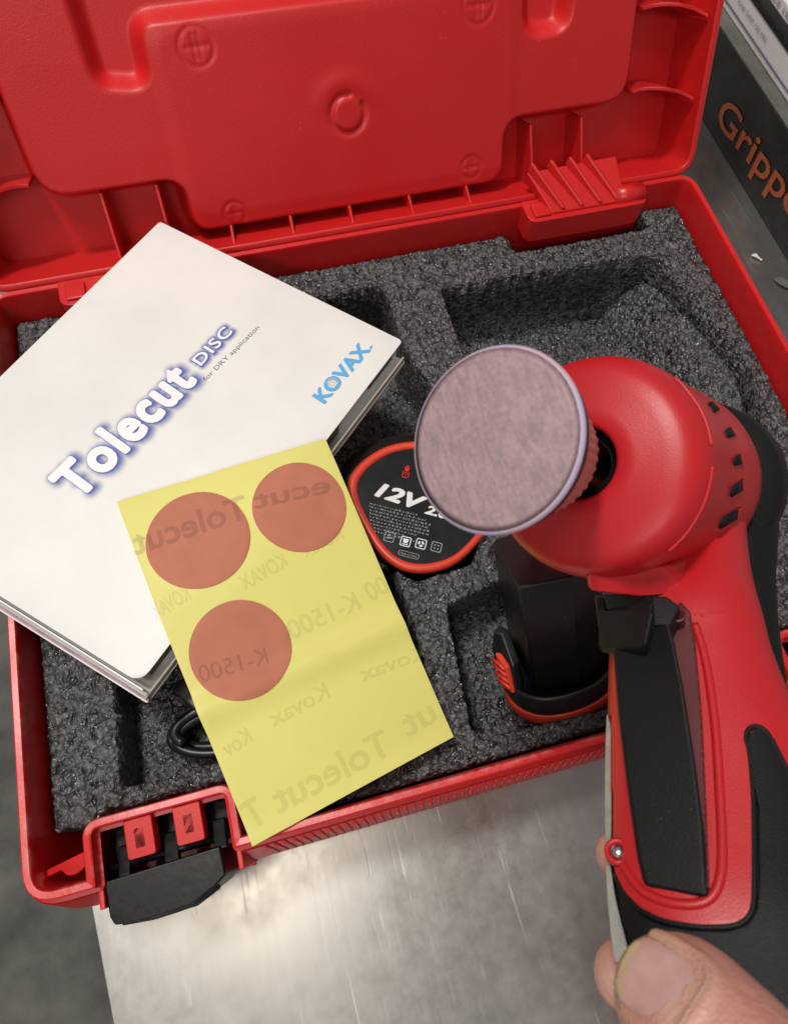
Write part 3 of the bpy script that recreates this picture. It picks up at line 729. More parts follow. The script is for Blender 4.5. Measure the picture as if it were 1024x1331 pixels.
# ---------------------------------------------------------------- second battery pack, standing on its base
b0 = on_z(722, 868, .050); b1 = at_depth(700, 700, (CAM_LOC-b0).length*.80)
ax2 = (b1-b0).normalized()
b2 = empty('battery_pack', tuple(b0), 'black battery pack standing stem up in its foam pocket below the polisher head', 'battery', 'twelve volt battery packs in the foam')
u2 = Vector((1, 0, 0)); u2 = (u2 - ax2*u2.dot(ax2)).normalized(); v2 = ax2.cross(u2)
def tri(sc, t, sq=1.0):
    out = []
    for k in range(60):
        a = 2*pi*k/60; r_ = .0225*(1 + .055*cos(3*(a+pi/2)+pi))*sc
        out.append(b0 + u2*r_*cos(a) + v2*r_*sin(a)*sq + ax2*t)
    return out
loft('base_rim', [tri(.90, -.0075), tri(.97, -.0068), tri(1.0, -.005), tri(1.0, -.0015), tri(.985, -.0005)], M['orange_red'], b2)
loft('base', [tri(.965, -.0006), tri(.975, .001), tri(.965, .0085), tri(.95, .0098), tri(.90, .0100), tri(.87, .0075)], M['black'], b2)
stem = []
for t, s in ((.004, 1.0), (.05, .985), (.064, .98), (.066, .93)):
    sec = rounded([(-.0135*s, -.0130*s), (.0035*s, -.0165*s), (.0155*s, -.0120*s), (.0155*s, .0125*s), (-.0135*s, .0125*s)], .0014, 4)
    stem.append([b0 + u2*x + v2*y + ax2*t for x, y in sec])
st = loft('stem', stem, M['black'], b2); wn(st)
# clip with its button on the left side
def q2(x, y, t): return b0 + u2*x + v2*y + ax2*t
prism('side_clip', [q2(-.0235, -.0065, .006), q2(-.0205, -.0120, .006), q2(-.0190, -.0085, .021), q2(-.0180, .004, .0255), q2(-.0205, .007, .0255), q2(-.0225, .003, .021)], (u2*.0035 + v2*.002), M['black'], b2, .0007)
bt = prism('release_button', [q2(-.0242, -.005, .008), q2(-.0214, -.0112, .009), q2(-.0212, -.0062, .019), q2(-.0228, .0035, .0205)], (u2*.002+v2*.001), M['orange_red'], b2, .0006)
for k in range(4):
    t = .0105+.0024*k; tube('button_ridge', [q2(-.0245+.00012*k, -.0035+.0016*k, t), q2(-.0216, -.0098+.0012*k, t+.0006)], .0006, M['orange_red'], bt, 8)
# ---------------------------------------------------------------- white carton
CZ = .0880; CB = .0768
ct = [on_z(208, 288, CZ), on_z(523, 443, CZ), on_z(182, 888, CZ), on_z(-190, 641, CZ)]
T_, R__, B_, L_ = ct
ex = (R__-T_).normalized(); ey = (B_-R__); ey = (ey - ex*ey.dot(ex)).normalized()
Wc = (R__-T_).length; Lc = (B_-R__).dot(ey)
o_c = T_.copy(); cp = lambda a, b, z: Vector((o_c.x, o_c.y, 0)) + ex*a + ey*b + Vector((0, 0, z))
carton = empty('disc_carton', tuple(cp(Wc/2, Lc/2, CB)), 'flat white cardboard carton with blue shadowed lettering resting across the open case', 'carton')
skx = (B_-R__).dot(ex)   # slight skew of the squashed carton
def cs(a, b, z): return cp(a + skx*b/Lc, b, z)
top = rounded([(0, 0), (Wc, 0), (Wc, Lc), (0, Lc)], [.0012, .0015, .005, .002], 5)
patch('top_panel', top, .010, lambda x, y: cs(x, y, CZ + .0006*sin(pi*x/Wc)*sin(pi*y/Lc)), M['card_white'], carton, .0006, offset=-1)
tr = rounded([(.0015, .0015), (Wc+.0030, .0015), (Wc+.0030, Lc+.0045), (.0015, Lc+.0045)], .001, 3)
patch('bottom_panel', tr, .02, lambda x, y: cs(x, y, CB+.0006), M['card_white'], carton, .0006)
# side walls
def cwall(name, a, b, z0, z1, th, m_):
    d = (Vector(b)-Vector(a)).normalized(); nrm = Vector((-d.y, d.x))*th
    pts = [cs(a[0], a[1], z0), cs(b[0], b[1], z0), cs(b[0]+nrm.x, b[1]+nrm.y, z0), cs(a[0]+nrm.x, a[1]+nrm.y, z0)]
    return prism(name, pts, Vector((0, 0, z1-z0)), m_, carton, .0001)
cwall('side_wall', (.001, .001), (.001, Lc-.001), CB+.001, CZ-.0007, -.0006, M['card_white'])
cwall('side_wall', (.002, .001), (Wc-.002, .001), CB+.001, CZ-.0007, .0006, M['card_white'])
cwall('end_wall', (.001, Lc+.001), (Wc+.002, Lc+.001), CB+.001, CZ-.0007, .0006, M['card_white'])
cwall('coloured_edge', (.0005, Lc+.0030), (Wc+.0035, Lc+.0030), CB-.0008, CB+.0035, .0008, M['card_purple'])
# open long side: folded lower lip, dark gap, brown inner flaps
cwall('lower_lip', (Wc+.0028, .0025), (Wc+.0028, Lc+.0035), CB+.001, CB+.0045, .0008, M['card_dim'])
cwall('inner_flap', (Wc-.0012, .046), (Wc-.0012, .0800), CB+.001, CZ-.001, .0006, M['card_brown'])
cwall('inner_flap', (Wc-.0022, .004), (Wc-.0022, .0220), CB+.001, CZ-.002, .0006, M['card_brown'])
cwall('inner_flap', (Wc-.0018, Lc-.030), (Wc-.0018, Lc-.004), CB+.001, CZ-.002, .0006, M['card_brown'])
cwall('gap_shade', (Wc-.010, .002), (Wc-.010, Lc-.002), CB+.001, CZ-.001, .0006, M['box_black'])  # black sheet inside, paints the shadow of the open gap
c3 = lambda px, py: on_z(px, py, CZ+.0003)
def ctext(name, body, a, b, hpx, m_, **k):
    A = c3(*a); B = c3(*b); up = Vector((-(B-A).y, (B-A).x, 0))
    return text(name, body, A, B, hpx, up, m_, carton, lambda p: Vector((p.x, p.y, CZ + .0006*max(0, sin(pi*min(1, max(0, (p-o_c).dot(ex)/Wc)))*sin(pi*min(1, max(0, (p-o_c).dot(ey)/Lc)))))), **k)
TA, TB = (103, 650), (255, 496)
def halo(parent, body, a, b, height, reach, mx):
    # soft blue glow printed round the letters: strength falls off with the distance to the letters
    A = c3(*a); B = c3(*b); ux = (B-A).normalized(); uy = Vector((-ux.y, ux.x, 0)); L_ = (B-A).length
    V0, F0 = text_geo(body, 0, 0, 0, 1.12); x0 = min(v.x for v in V0); x1 = max(v.x for v in V0)
    P2 = [((v.x-x0)/(x1-x0)*L_, v.y/.73*height) for v in V0]; S = []
    for f in F0:
        q = [np.array(P2[i]) for i in f]
        for k in range(1, len(q)-1):
            for (w0, w1) in ((0, 0), (1, 0), (0, 1), (.5, .5), (.5, 0), (0, .5), (.33, .33)): S.append(q[0]*(1-w0-w1)+q[k]*w0+q[k+1]*w1)
    S = np.array(S) + np.array([.0009, -.0010])*height/.0158
    st = reach/9; xs = np.arange(-reach*1.3, L_+reach*1.5, st); ys = np.arange(-reach*1.5, height*1.15+reach, st)
    GX, GY = np.meshgrid(xs, ys); G = np.stack([GX.ravel(), GY.ravel()], 1); dm = np.full(len(G), 9.)
    for k in range(0, len(S), 200): dm = np.minimum(dm, np.sqrt(((G[:, None, :]-S[None, k:k+200, :])**2).sum(2)).min(1))
    val = np.clip(1-dm/reach, 0, 1)**1.6*mx
    nx_ = len(xs); ny_ = len(ys)
    V = []
    for (x, y) in G:
        p = A + ux*float(x) + uy*float(y); V.append(Vector((p.x, p.y, CZ + .0006*max(0, sin(pi*min(1, max(0, (p-o_c).dot(ex)/Wc)))*sin(pi*min(1, max(0, (p-o_c).dot(ey)/Lc)))) + .00008)))
    F = [(j*nx_+i, j*nx_+i+1, (j+1)*nx_+i+1, (j+1)*nx_+i) for j in range(ny_-1) for i in range(nx_-1) if max(val[j*nx_+i], val[j*nx_+i+1], val[(j+1)*nx_+i], val[(j+1)*nx_+i+1]) > 0]
    o = mobj('letter_halo', V, F, M['halo'], parent)
    at = o.data.attributes.new('ink', 'FLOAT', 'POINT'); at.data.foreach_set('value', val.astype(np.float32))
M['halo'] = film('halo_ink', (0.085, 0.14, 0.50), 1.0)
_n = M['halo'].node_tree; _a = _n.nodes.new('ShaderNodeAttribute'); _a.attribute_name = 'ink'; _n.links.new(_a.outputs['Fac'], _n.nodes['Principled BSDF'].inputs['Alpha'])
halo(carton, 'Tolecut', TA, TB, .0158, .0042, .85)
ctext('letter_outline', 'Tolecut', TA, TB, .0158, M['letter_blue'], bold=.060, lift=.00018, shift=(.0001, -.0001), space=1.12)
ctext('letters', 'Tolecut', TA, TB, .0158, M['letter_white'], bold=.044, lift=.00027, space=1.12)
DA, DB = (262, 476), (303, 432)
halo(carton, 'DISC', DA, DB, .0052, .0026, .9)
ctext('letter_outline', 'DISC', DA, DB, .0052, M['letter_blue'], bold=.050, lift=.00018, space=1.12)
ctext('letters', 'DISC', DA, DB, .0052, M['letter_white'], bold=.022, lift=.00027, space=1.12)
ctext('small_print', 'for DRY application', (268, 496), (338, 426), .0021, M['text_grey'], lift=.0001)
ctext('maker_name', 'KOVAX', (422, 524), (481, 455), .0062, M['kovax_blue'], bold=.045, lift=.0001)
ctext('maker_dot', '.', (482, 453), (484, 450), .004, M['kovax_blue'], bold=.03, lift=.0001)
kA = c3(422, 524); kB = c3(481, 455); kd = (kB-kA).normalized(); ku = Vector((-kd.y, kd.x, 0)); kl = (kB-kA).length
for k in range(5):     # pale stripes through the O
    c = kA + kd*(kl*.315) + ku*(.0012+.0009*k)
    prism('stripe', [c - kd*.0024, c + kd*.0024, c + kd*.0024 + ku*.0003, c - kd*.0024 + ku*.0003], upn*.00012, M['card_white'], carton, 0)
# ---------------------------------------------------------------- yellow backing sheet
eRB = (B_-R__).normalized(); nRB = Vector((-eRB.y, eRB.x, 0))
if nRB.dot(Vector((.2, .02, 0)) - R__) < 0: nRB = -nRB
def zs(x, y):
    s = (Vector((x, y, 0)) - Vector((R__.x, R__.y, 0))).dot(nRB)
    z = .0902 - .22*(math.sqrt(max(0, s+.004)**2 + 0)*1.0 if s > -.004 else 0) + (.00104 if s > -.004 else 0)*min(1, (s+.004)/.012)
    return z
S4 = [on_height(*p, zs) for p in ((152, 652), (423, 571), (589, 958), (329, 1100))]
def crease(p):   # faint fold across the sheet and curled top edge
    b = ((p-S4[0]).dot((S4[3]-S4[0]).normalized()))/(S4[3]-S4[0]).length
    return .0026*max(0, 1-abs(b-.645)/.055) + .0016*max(0, (b-.92)/.08)**2 + .0012*max(0, (.045-b)/.045)**2*0 + .0005*sin(b*9)
def sfn(p, lift=0.0):
    return Vector((p[0], p[1], zs(p[0], p[1]) + crease(Vector((p[0], p[1], .09))) + lift))
sheet = patch('backing_sheet', [(p.x, p.y) for p in S4], .0030, lambda x, y: sfn((x, y)), M['yellow'], None, .00018, offset=-1)
tag(sheet, 'pale yellow release paper sheet lying over the white carton and the case edge', 'paper sheet')
sp = lambda px, py: on_height(px, py, lambda x, y: sfn((x, y)).z)
DL = ['large pink round sanding disc at the top left of the yellow sheet', 'pink round sanding disc at the top right corner of the yellow sheet', 'lowest pink round sanding disc, alone below the other two on the yellow sheet']
sh_n = (S4[1]-S4[0]).normalized()
for (px, py, l, r_, t_, b_), lab in zip(((258, 702, 193, 323, 637, 767), (389, 659, 332, 447, 599, 720), (313, 845, 248, 377, 779, 912)), DL):
    pl_ = sp(l, py); pr_ = sp(r_, py); pt = sp(px, t_); pb = sp(px, b_)
    rad = ((pr_-pl_).length + (pt-pb).length)/4; c = (pl_+pr_+pt+pb)/4
    circ = [(c.x + rad*cos(2*pi*k/72), c.y + rad*sin(2*pi*k/72)) for k in range(72)]
    o = patch('sanding_disc', circ, .003, lambda x, y: sfn((x, y), .00030), M['disc_film'], None, .00022)
    tag(o, lab, 'sanding disc', 'pink sanding discs on the yellow sheet')
def stext(body, a, b, h, m_='ghost', bold=.02, lift=.00012):
    A = sp(*a); B = sp(*b); up = Vector((-(B-A).y, (B-A).x, 0))
    # mirrored: the letters run from right to left with upright tops
    if up.y < 0: up = -up
    text('see_through_print', body, A, B, h, up, M[m_], sheet, lambda p: sfn(p, 0), multi=False, bold=bold, lift=lift, n=upn)
stext('Tolecut', (326, 672), (176, 722), .0098, 'ghost_disc', .02, .00055)
stext('ecut', (432, 640), (332, 662), .0072, 'ghost_disc', .02, .00055)
stext('KOVAX', (250, 778), (203, 806), .0060, bold=.02)
stext('KOVAX', (376, 735), (318, 768), .0055, bold=.02)
stext('Kovax', (448, 700), (398, 726), .0050, bold=.0)
stext('K-1500', (470, 790), (380, 832), .0070)
stext('00', (508, 768), (482, 782), .0070)
stext('K-1500', (350, 862), (262, 888), .0060, 'ghost_disc', .0, .00055)
stext('Kovax', (430, 905), (355, 945), .0055)
stext('Kovax', (556, 855), (470, 886), .0052)
stext('Kov', (330, 962), (296, 985), .0055)
stext('Tolecut', (512, 978), (362, 1058), .0092, bold=.022)
stext('T', (350, 1064), (328, 1080), .0092, bold=.022)
stext('ut', (570, 935), (530, 958), .0090, bold=.022)
# ---------------------------------------------------------------- cartons at the back right
bb = empty('supply_box', (.48, .25, 0), 'long black cardboard box with orange lettering on its side, on the bench', 'box')
bxw, by0, by1, bh = .11, .10, .52, .046
xb = .436
box('side_panel', (xb+.001, (by0+by1)/2, bh/2+.0005), .002, by1-by0, bh, M['box_black'], bb, .0006)
box('lid_panel', (xb+bxw/2, (by0+by1)/2, bh+.0015), bxw, by1-by0, .0018, M['box_top'], bb, .0006)
box('box_core', (xb+bxw/2+.0005, (by0+by1)/2, bh/2), bxw-.003, by1-by0-.002, bh-.002, M['box_black'], bb, .0006)
fa = lambda px, py: on_plane(px, py, (xb-.0004, 0, 0), Vector((1, 0, 0)))
g0 = fa(950, 195)
text('side_lettering', 'Grippo', fa(930, 158), fa(1034, 290), .0180, Vector((0, 0, 1)), M['orange_print'], bb, lift=.0003, n=Vector((-1, 0, 0)), bold=.012)
bl = empty('cardboard_box', (.49, .27, bh), 'light grey cardboard box with a black stripe stacked on the black box', 'box')
zb = bh+.0026; xg = .4445
box('box_body', (xg+.05, .30, zb+.016), .10, .40, .032, M['box_grey'], bl, .0008)
zc = lambda z: z
box('black_stripe', (xg-.0003, .30, zb+.0215), .0006, .399, .0085, M['box_black'], bl, 0)
box('thin_stripe', (xg-.0003, .30, zb+.0045), .0006, .399, .0006, M['text_grey'], bl, 0)
def btext(body, y0, y1, z, h, m_, lift=.0008):
    text('box_print', body, Vector((xg, y0, z)), Vector((xg, y1, z)), h, Vector((0, 0, 1)), m_, bl, lift=lift, n=Vector((-1, 0, 0)))
btext('0055', .326, .312, zb+.0195, .0042, M['print_white'])
btext('KG 80', .326, .312, zb+.0238, .0030, M['print_white'])
btext('P240 GRIP 150 MM', .388, .350, zb+.0100, .0022, M['text_grey'])
btext('SINCE 1987', .372, .336, zb+.0275, .0030, M['text_grey'])
# small litter on the bench to the right of the case
def shard(px, py, w_, l_, m_, lab, cat):
    c = on_z(px, py, .003); a = .9
    V = []
    for k in range(9):
        t = k/8; s = sin(pi*t)*w_+.0004
        p = c + Vector((cos(-a)*(t-.5)*l_, sin(-a)*(t-.5)*l_, .0012*sin(pi*t)-.0018)); n_ = Vector((-sin(-a), cos(-a), 0))
        V.append((p+n_*s+Vector((0, 0, .001*sin(t*7))), p-n_*s))
    o = prism('scrap', [v[0] for v in V] + [v[1] for v in reversed(V)], Vector((0, 0, -.0007)), m_, None, .0002)
    tag(o, lab, cat); return o
shard(985, 332, .0005, .007, M['card_white'], 'thin white curled scrap on the steel bench beside the case', 'scrap')
shard(1020, 366, .0024, .013, M['box_top'], 'crumpled grey plastic wrapper piece near the black box end', 'wrapper')
# ---------------------------------------------------------------- hand polisher (power tool)
def cv(x, y, z): return CR @ Vector((x, y, z))      # direction given right/up/towards the viewer
tool_o = at_depth(775, 608, .174)
tool = empty('polisher', tuple(tool_o), 'red and black cordless mini polisher held upright with a worn pink disc on its pad', 'power tool')
AX = cv(.60, -.07, -.80).normalized()
pad0 = at_depth(638, 571, .1300)
R1 = .0181
dsk = lathe('sanding_disc', pad0, AX, [(.0001, 0), (.0152, 0), (.0155, .00006), (.0158, 0), (.0174, .00012)], M['disc_worn'], tool, 96)
tag(dsk, 'worn dusty pink sanding disc')
lathe('disc_rim', pad0, AX, [(.0174, .00012), (.0175, .00016), (.0176, .0002), (.0178, .0003), (R1-.0002, .0005), (R1, .0008), (R1, .0011), (.0172, .0015)], M['disc_rim'], dsk, 96, cap=False)
lathe('pad_foam', pad0, AX, [(.0165, .0014), (.0174, .0018), (.0175, .0040), (.0168, .0048), (.010, .0052)], M['black'], tool, 96)
M['collar'] = mat('collar_pink', (0.56, 0.20, 0.18), .35)
lathe('knurled_collar', pad0, AX, [(.0118, .0054), (.0127, .0060), (.0128, .0070), (.0126, .0210), (.0116, .0222), (.006, .0225)], M['collar'], tool, 160, wob=lambda a, t: 1+.022*(1 if int(a/(2*pi)*160) % 4 < 2 else 0))
lathe('spindle', pad0, AX, [(.0068, .0245), (.0070, .030), (.0070, .052)], M['black_gloss'], tool, 48)
lathe('spindle_collar', pad0, AX, [(.0076, .0240), (.0080, .0250), (.0080, .0300), (.0070, .0310)], M['black'], tool, 64)
# head housing: circular at the front, growing into the motor body at the back
N0 = at_depth(751, 600, .1578)
hsec = []
for t, r_ in ((1.6, 8.3), (.5, 8.7), (0, 9.6), (.6, 13.0), (1.6, 18.5), (2.3, 21.6), (3.5, 23.8), (5.6, 25.4), (8.8, 26.4), (12.6, 26.8)):
    q = N0 + AX*t*mm; hsec.append((*px_of(q), -(CR.transposed() @ (q-CAM_LOC)).z, r_))
hsec += [(801, 615.5, .1802, 27.0), (818, 618.5, .1866, 27.2), (834, 621.5, .1925, 27.1), (851, 624, .1985, 26.6), (866, 627, .2038, 25.0), (877, 630, .2075, 22.5), (884, 632, .2100, 18.5)]
hu = cv(0, 1, 0); hu = (hu - AX*hu.dot(AX)).normalized(); hr = hu.cross(AX).normalized()
if hr.dot(cv(1, 0, 0)) < 0: hr = -hr
rings = []
for (px, py, d, r_) in hsec:
    c = at_depth(px, py, d)
    rings.append([c + (hr*cos(2*pi*k/96) + hu*sin(2*pi*k/96))*r_*mm for k in range(96)])
rings.insert(0, [N0 + AX*.012 + (hr*cos(2*pi*k/96) + hu*sin(2*pi*k/96))*.0081 for k in range(96)])
head = loft('head_housing', rings, M['tool_red'], tool)
# inside of the nose: black recess
lathe('nose_recess', N0 + AX*.0012, AX, [(.0082, 0), (.0081, .003), (.0078, .0035), (.0060, .0036)], M['black_gloss'], tool, 64, cap=False)
# seams: thin ridges around the housing
def head_pt(i, a, lift=0.0004):
    i0 = int(i); f = i-i0; s0_, s1_ = hsec[i0], hsec[min(i0+1, len(hsec)-1)]
    c = at_depth(*[s0_[k]*(1-f)+s1_[k]*f for k in range(3)]); r_ = (s0_[3]*(1-f)+s1_[3]*f)*mm+lift
    return c + (hr*cos(a) + hu*sin(a))*r_
def find_head(px, py):
    best = None; ci, ca, wi, wa = 10.2, 0.0, 2.2, 2.3
    for it in range(5):
        c0, c1 = ci, ca
        for i in np.linspace(max(8, c0-wi), min(12.4, c0+wi), 36):
            for a in np.linspace(c1-wa, c1+wa, 40):
                p = head_pt(i, a, 0)
                if (hr*cos(a)+hu*sin(a)).dot(CAM_LOC-p) < 0: continue
                q = px_of(p); e = (q[0]-px)**2+(q[1]-py)**2
                if best is None or e < best[0]: best = (e, i, a)
        _, ci, ca = best; wi *= .25; wa *= .25
    return ci, ca
def hq(px, py, lift):
    i, a = find_head(px, py); return head_pt(i, a, lift), (hr*cos(a)+hu*sin(a))
for sm_ in ([(858, 491), (880, 508), (900, 533), (912, 558), (917, 580)], [(918, 606), (915, 628), (904, 656), (886, 687), (862, 712)]):
    tube('seam', [Vector(q) for q in catmull([tuple(hq(*p, .0001)[0]) for p in sm_], 5)], .00042, M['tool_red'], tool, 8)
for q4 in ([(922, 522), (927, 521), (936, 531), (932, 533)], [(944, 559), (951, 553), (958, 565), (949, 568)], [(954, 596), (965, 588), (967, 603), (957, 605)], [(953, 633), (968, 623), (969, 635), (952, 646)], [(941, 674), (964, 660), (963, 672), (937, 688)]):
    cc = (sum(p[0] for p in q4)/4, sum(p[1] for p in q4)/4); i, a = find_head(*cc); c0 = head_pt(i, a, 0)
    nr = (head_pt(i+.25, a, 0)-head_pt(i-.25, a, 0)).cross(head_pt(i, a+.08, 0)-head_pt(i, a-.08, 0)).normalized()
    if nr.dot(CAM_LOC-c0) < 0: nr = -nr
    pp = [(on_plane(*p, c0 + nr*.0006, nr), 0) for p in q4]
    v_ = prism('vent', [p[0] for p in pp], -nr*.0035, M['rubber'], tool, 0)  # black plug, the darkness inside the slot put into its colour
    mdl = [pp[1][0].lerp(pp[0][0], .22), pp[1][0], pp[2][0], pp[2][0].lerp(pp[3][0], .22)]
    prism('vent_lit_sliver', [p + nr*.00015 for p in mdl], -nr*.0010, M['tool_red'], v_, .0001)  # raised red sliver standing in for the slot's lit floor
# dark rubber cap round the back
csec = [(884, 630, .2070, 25.3), (893, 631, .2100, 25.8), (902, 632, .2140, 25.6), (908, 633, .2170, 23), (912, 634, .219, 18)]
rings = []
for (px, py, d, r_) in csec:
    c = at_depth(px, py, d); rings.append([c + (hr*cos(2*pi*k/64) + hu*sin(2*pi*k/64))*r_*mm for k in range(64)])
loft('back_cap', rings, M['rubber'], tool)
# handle: a lofted grip; a across (-1..1), v along
hs = [ # centre px, py, depth, half width mm, half thickness mm
 (893, 640, .2010, 15.0, 16), (897, 700, .1930, 14.0, 16), (893, 760, .1835, 15.5, 16), (889, 810, .1745, 17.6, 16), (894, 860, .1680, 18.2, 15.5), (904, 920, .1605, 19.5, 15), (917, 980, .1535, 20.7, 15), (930, 1050, .1460, 21.7, 15), (940, 1120, .1390, 22.3, 15), (950, 1190, .1325, 22.0, 15), (956, 1260, .1270, 21.5, 14.5), (968, 1340, .1215, 20.5, 14.5), (982, 1450, .1150, 19.5, 14), (1000, 1580, .109, 19, 14)]
hc_ = catmull(hs, 8); HCn = len(hc_)
HC = [(at_depth(a, b, c), w_*mm, t_*mm) for a, b, c, w_, t_ in hc_]
sv = cv(.905, 0.03, .42).normalized()           # across the handle; turned so its right side shows
def hsurf(a, v, lift=0.0, front=True):
    v = min(max(v, 0), HCn-1.001); i = int(v); f = v-i
    c = HC[i][0].lerp(HC[i+1][0], f); w_ = HC[i][1]*(1-f)+HC[i+1][1]*f; t_ = HC[i][2]*(1-f)+HC[i+1][2]*f
    T_0 = (HC[min(i+2, HCn-1)][0] - HC[max(i-2, 0)][0]).normalized(); T_1 = (HC[min(i+3, HCn-1)][0] - HC[max(i-1, 0)][0]).normalized(); d = T_0.lerp(T_1, f).normalized(); s = (sv - d*sv.dot(d)).normalized(); n = s.cross(d)
    if n.dot(CAM_LOC-c) < 0: n = -n
    ph = a*pi/2 if front else a
    sx = sin(ph); cz = math.copysign(max(0, 1-abs(sx)**2.7)**(1/2.7), cos(ph))
    return c + s*(w_+lift)*sx + n*(t_+lift)*cz, n, s, d
def hinv(px, py):
    # find (a, v) whose surface point is seen at (px, py)
    a, v = 0.0, 20.0
    best = None
    for (aa, vv_, pp) in HT:
        e = (pp[0]-px)**2 + (pp[1]-py)**2
        if best is None or e < best[0]: best = (e, aa, vv_)
    _, a, v = best
    for _ in range(12):
        p = px_of(hsurf(a, v)[0]); pa = px_of(hsurf(a+.01, v)[0]); pv = px_of(hsurf(a, v+.05)[0])
        J = np.array([[(pa[0]-p[0])/.01, (pv[0]-p[0])/.05], [(pa[1]-p[1])/.01, (pv[1]-p[1])/.05]])
        try: dl_ = np.linalg.lstsq(J, np.array([px-p[0], py-p[1]]), rcond=None)[0]
        except Exception: break
        a = min(1.1, max(-1.1, a + float(np.clip(dl_[0], -.1, .1)))); v = min(HCn-1.1, max(0, v + float(np.clip(dl_[1], -3, 3))))
    return a, v
HT = [(a, v, px_of(hsurf(a, v)[0])) for a in np.linspace(-1, 1, 21) for v in range(0, HCn-1, 3)]
def hp(px, py, lift=0.0):
    a, v = hinv(px, py); return hsurf(a, v, lift)[0]
HCACHE = {}
def hplace(px, py, lift):
    # near the left silhouette the surface turns edge-on: keep the depth of the last well-defined point
    a, v = hinv(px, py)
    if a > -.8: return hsurf(a, v, lift)[0]
    p = hsurf(-.8, v, lift)[0]; d = -(CR.transposed() @ (p-CAM_LOC)).z
    q = px_of(p); return at_depth(px, py, d + max(0, q[0]-px)*.00008)
def on_handle(lift):
    def f(x, y):
        k = (round(x, 2), round(y, 2), lift)
        if k not in HCACHE: HCACHE[k] = hplace(x, y, lift)
        return HCACHE[k]
    return f
NS = 72
def hloft(name, v0, v1, lift, m_, n=60):
    rings = []
    for k in range(n+1):
        v = v0 + (v1-v0)*k/n
        rings.append([hsurf(2*pi*j/NS, v, lift, False)[0] for j in range(NS)])
    return loft(name, rings, m_, tool)
vsplit = hinv(900, 1010)[1]
hloft('handle', 0, vsplit, 0, M['tool_red'])
hloft('grip', vsplit-1.5, HCn-1.2, -.0007, M['rubber'])
# red front frame of the handle, down to its rounded foot
redf = [(798, 800), (799, 900), (800, 1000), (800, 1080), (799, 1112), (803, 1135), (815, 1160), (835, 1181), (865, 1196), (905, 1203), (945, 1203), (965, 1197), (976, 1182), (978, 1150), (977, 1050), (972, 985), (967, 962), (970, 948), (982, 944), (994, 949), (1003, 962), (1006, 958), (996, 935), (980, 918), (962, 905), (948, 880), (940, 800)]
patch('front_frame', redf, 6, on_handle(.0006), M['tool_red'], tool, .0012, bev=.0004)
# raised bead that frames the paddle
bead = [(902, 812), (916, 860), (928, 940), (934, 1020), (938, 1100), (936, 1140), (926, 1165), (905, 1176), (870, 1174), (838, 1160), (820, 1138), (812, 1124)]
tube('frame_bead', [hp(x, y, .0003) for x, y in catmull(bead, 6)], .0010, M['tool_red'], tool, 10)
GT = [(968, 975), (972, 955), (983, 947), (995, 954), (1009, 977), (1022, 1003), (1034, 1030), (1050, 1100), (1075, 1200), (1085, 1320), (900, 1330), (840, 1300), (826, 1215), (822, 1192), (830, 1192), (864, 1205), (905, 1212), (945, 1212), (968, 1206), (982, 1188), (986, 1150), (984, 1050)]
patch('grip_tip', GT, 7, on_handle(.0007), M['rubber'], tool, .0014, bev=.0003)
edge_b = [(1020, 1000), (1008, 976), (996, 954), (983, 945), (971, 949), (968, 962), (973, 985), (978, 1050), (979, 1150), (976, 1184), (964, 1199), (944, 1205), (905, 1205), (865, 1198), (834, 1183), (814, 1162), (801, 1137)]
tube('frame_edge', [hp(x, y, .0002) for x, y in catmull(edge_b, 6)], .0006, M['rubber'], tool, 10)
# lit sheen of the grip's left flank, painted as a pale strip
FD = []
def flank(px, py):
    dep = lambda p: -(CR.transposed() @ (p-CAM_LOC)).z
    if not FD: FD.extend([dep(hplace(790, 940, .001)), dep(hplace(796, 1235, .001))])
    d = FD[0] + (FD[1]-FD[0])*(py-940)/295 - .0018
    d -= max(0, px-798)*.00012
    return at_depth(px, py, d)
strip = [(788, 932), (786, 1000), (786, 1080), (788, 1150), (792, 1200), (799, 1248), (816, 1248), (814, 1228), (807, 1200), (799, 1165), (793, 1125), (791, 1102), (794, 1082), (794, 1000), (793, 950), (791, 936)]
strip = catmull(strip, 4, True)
prism('sheen_strip', [flank(*p) for p in strip], cv(.36, -.45, -1)*.004, M['rubber_sheen'], tool, .0003)
# screw in its little boss
sc_c = hp(809, 1108, .0011); sn = hsurf(*hinv(809, 1108))[1]
lathe('screw_boss', sc_c - sn*.0016, sn, [(.0026, 0), (.0026, .0014), (.0021, .0018), (.0016, .0014), (.0014, .0006)], M['tool_red'], tool, 32)
sc = lathe('screw', sc_c - sn*.0012, sn, [(.0014, 0), (.0014, .0010), (.0011, .0015), (.0003, .0017)], M['steel'], tool, 32)
# neck lip under the head
nl = [at_depth(757, 741, .1610), at_depth(870, 735, .1610), at_depth(893, 760, .1660), at_depth(888, 773, .1660), at_depth(830, 776, .1600), at_depth(762, 771, .1600)]
prism('neck_lip', nl, cv(.02, .004, -.022), M['tool_red'], tool, .0016, seg=4)
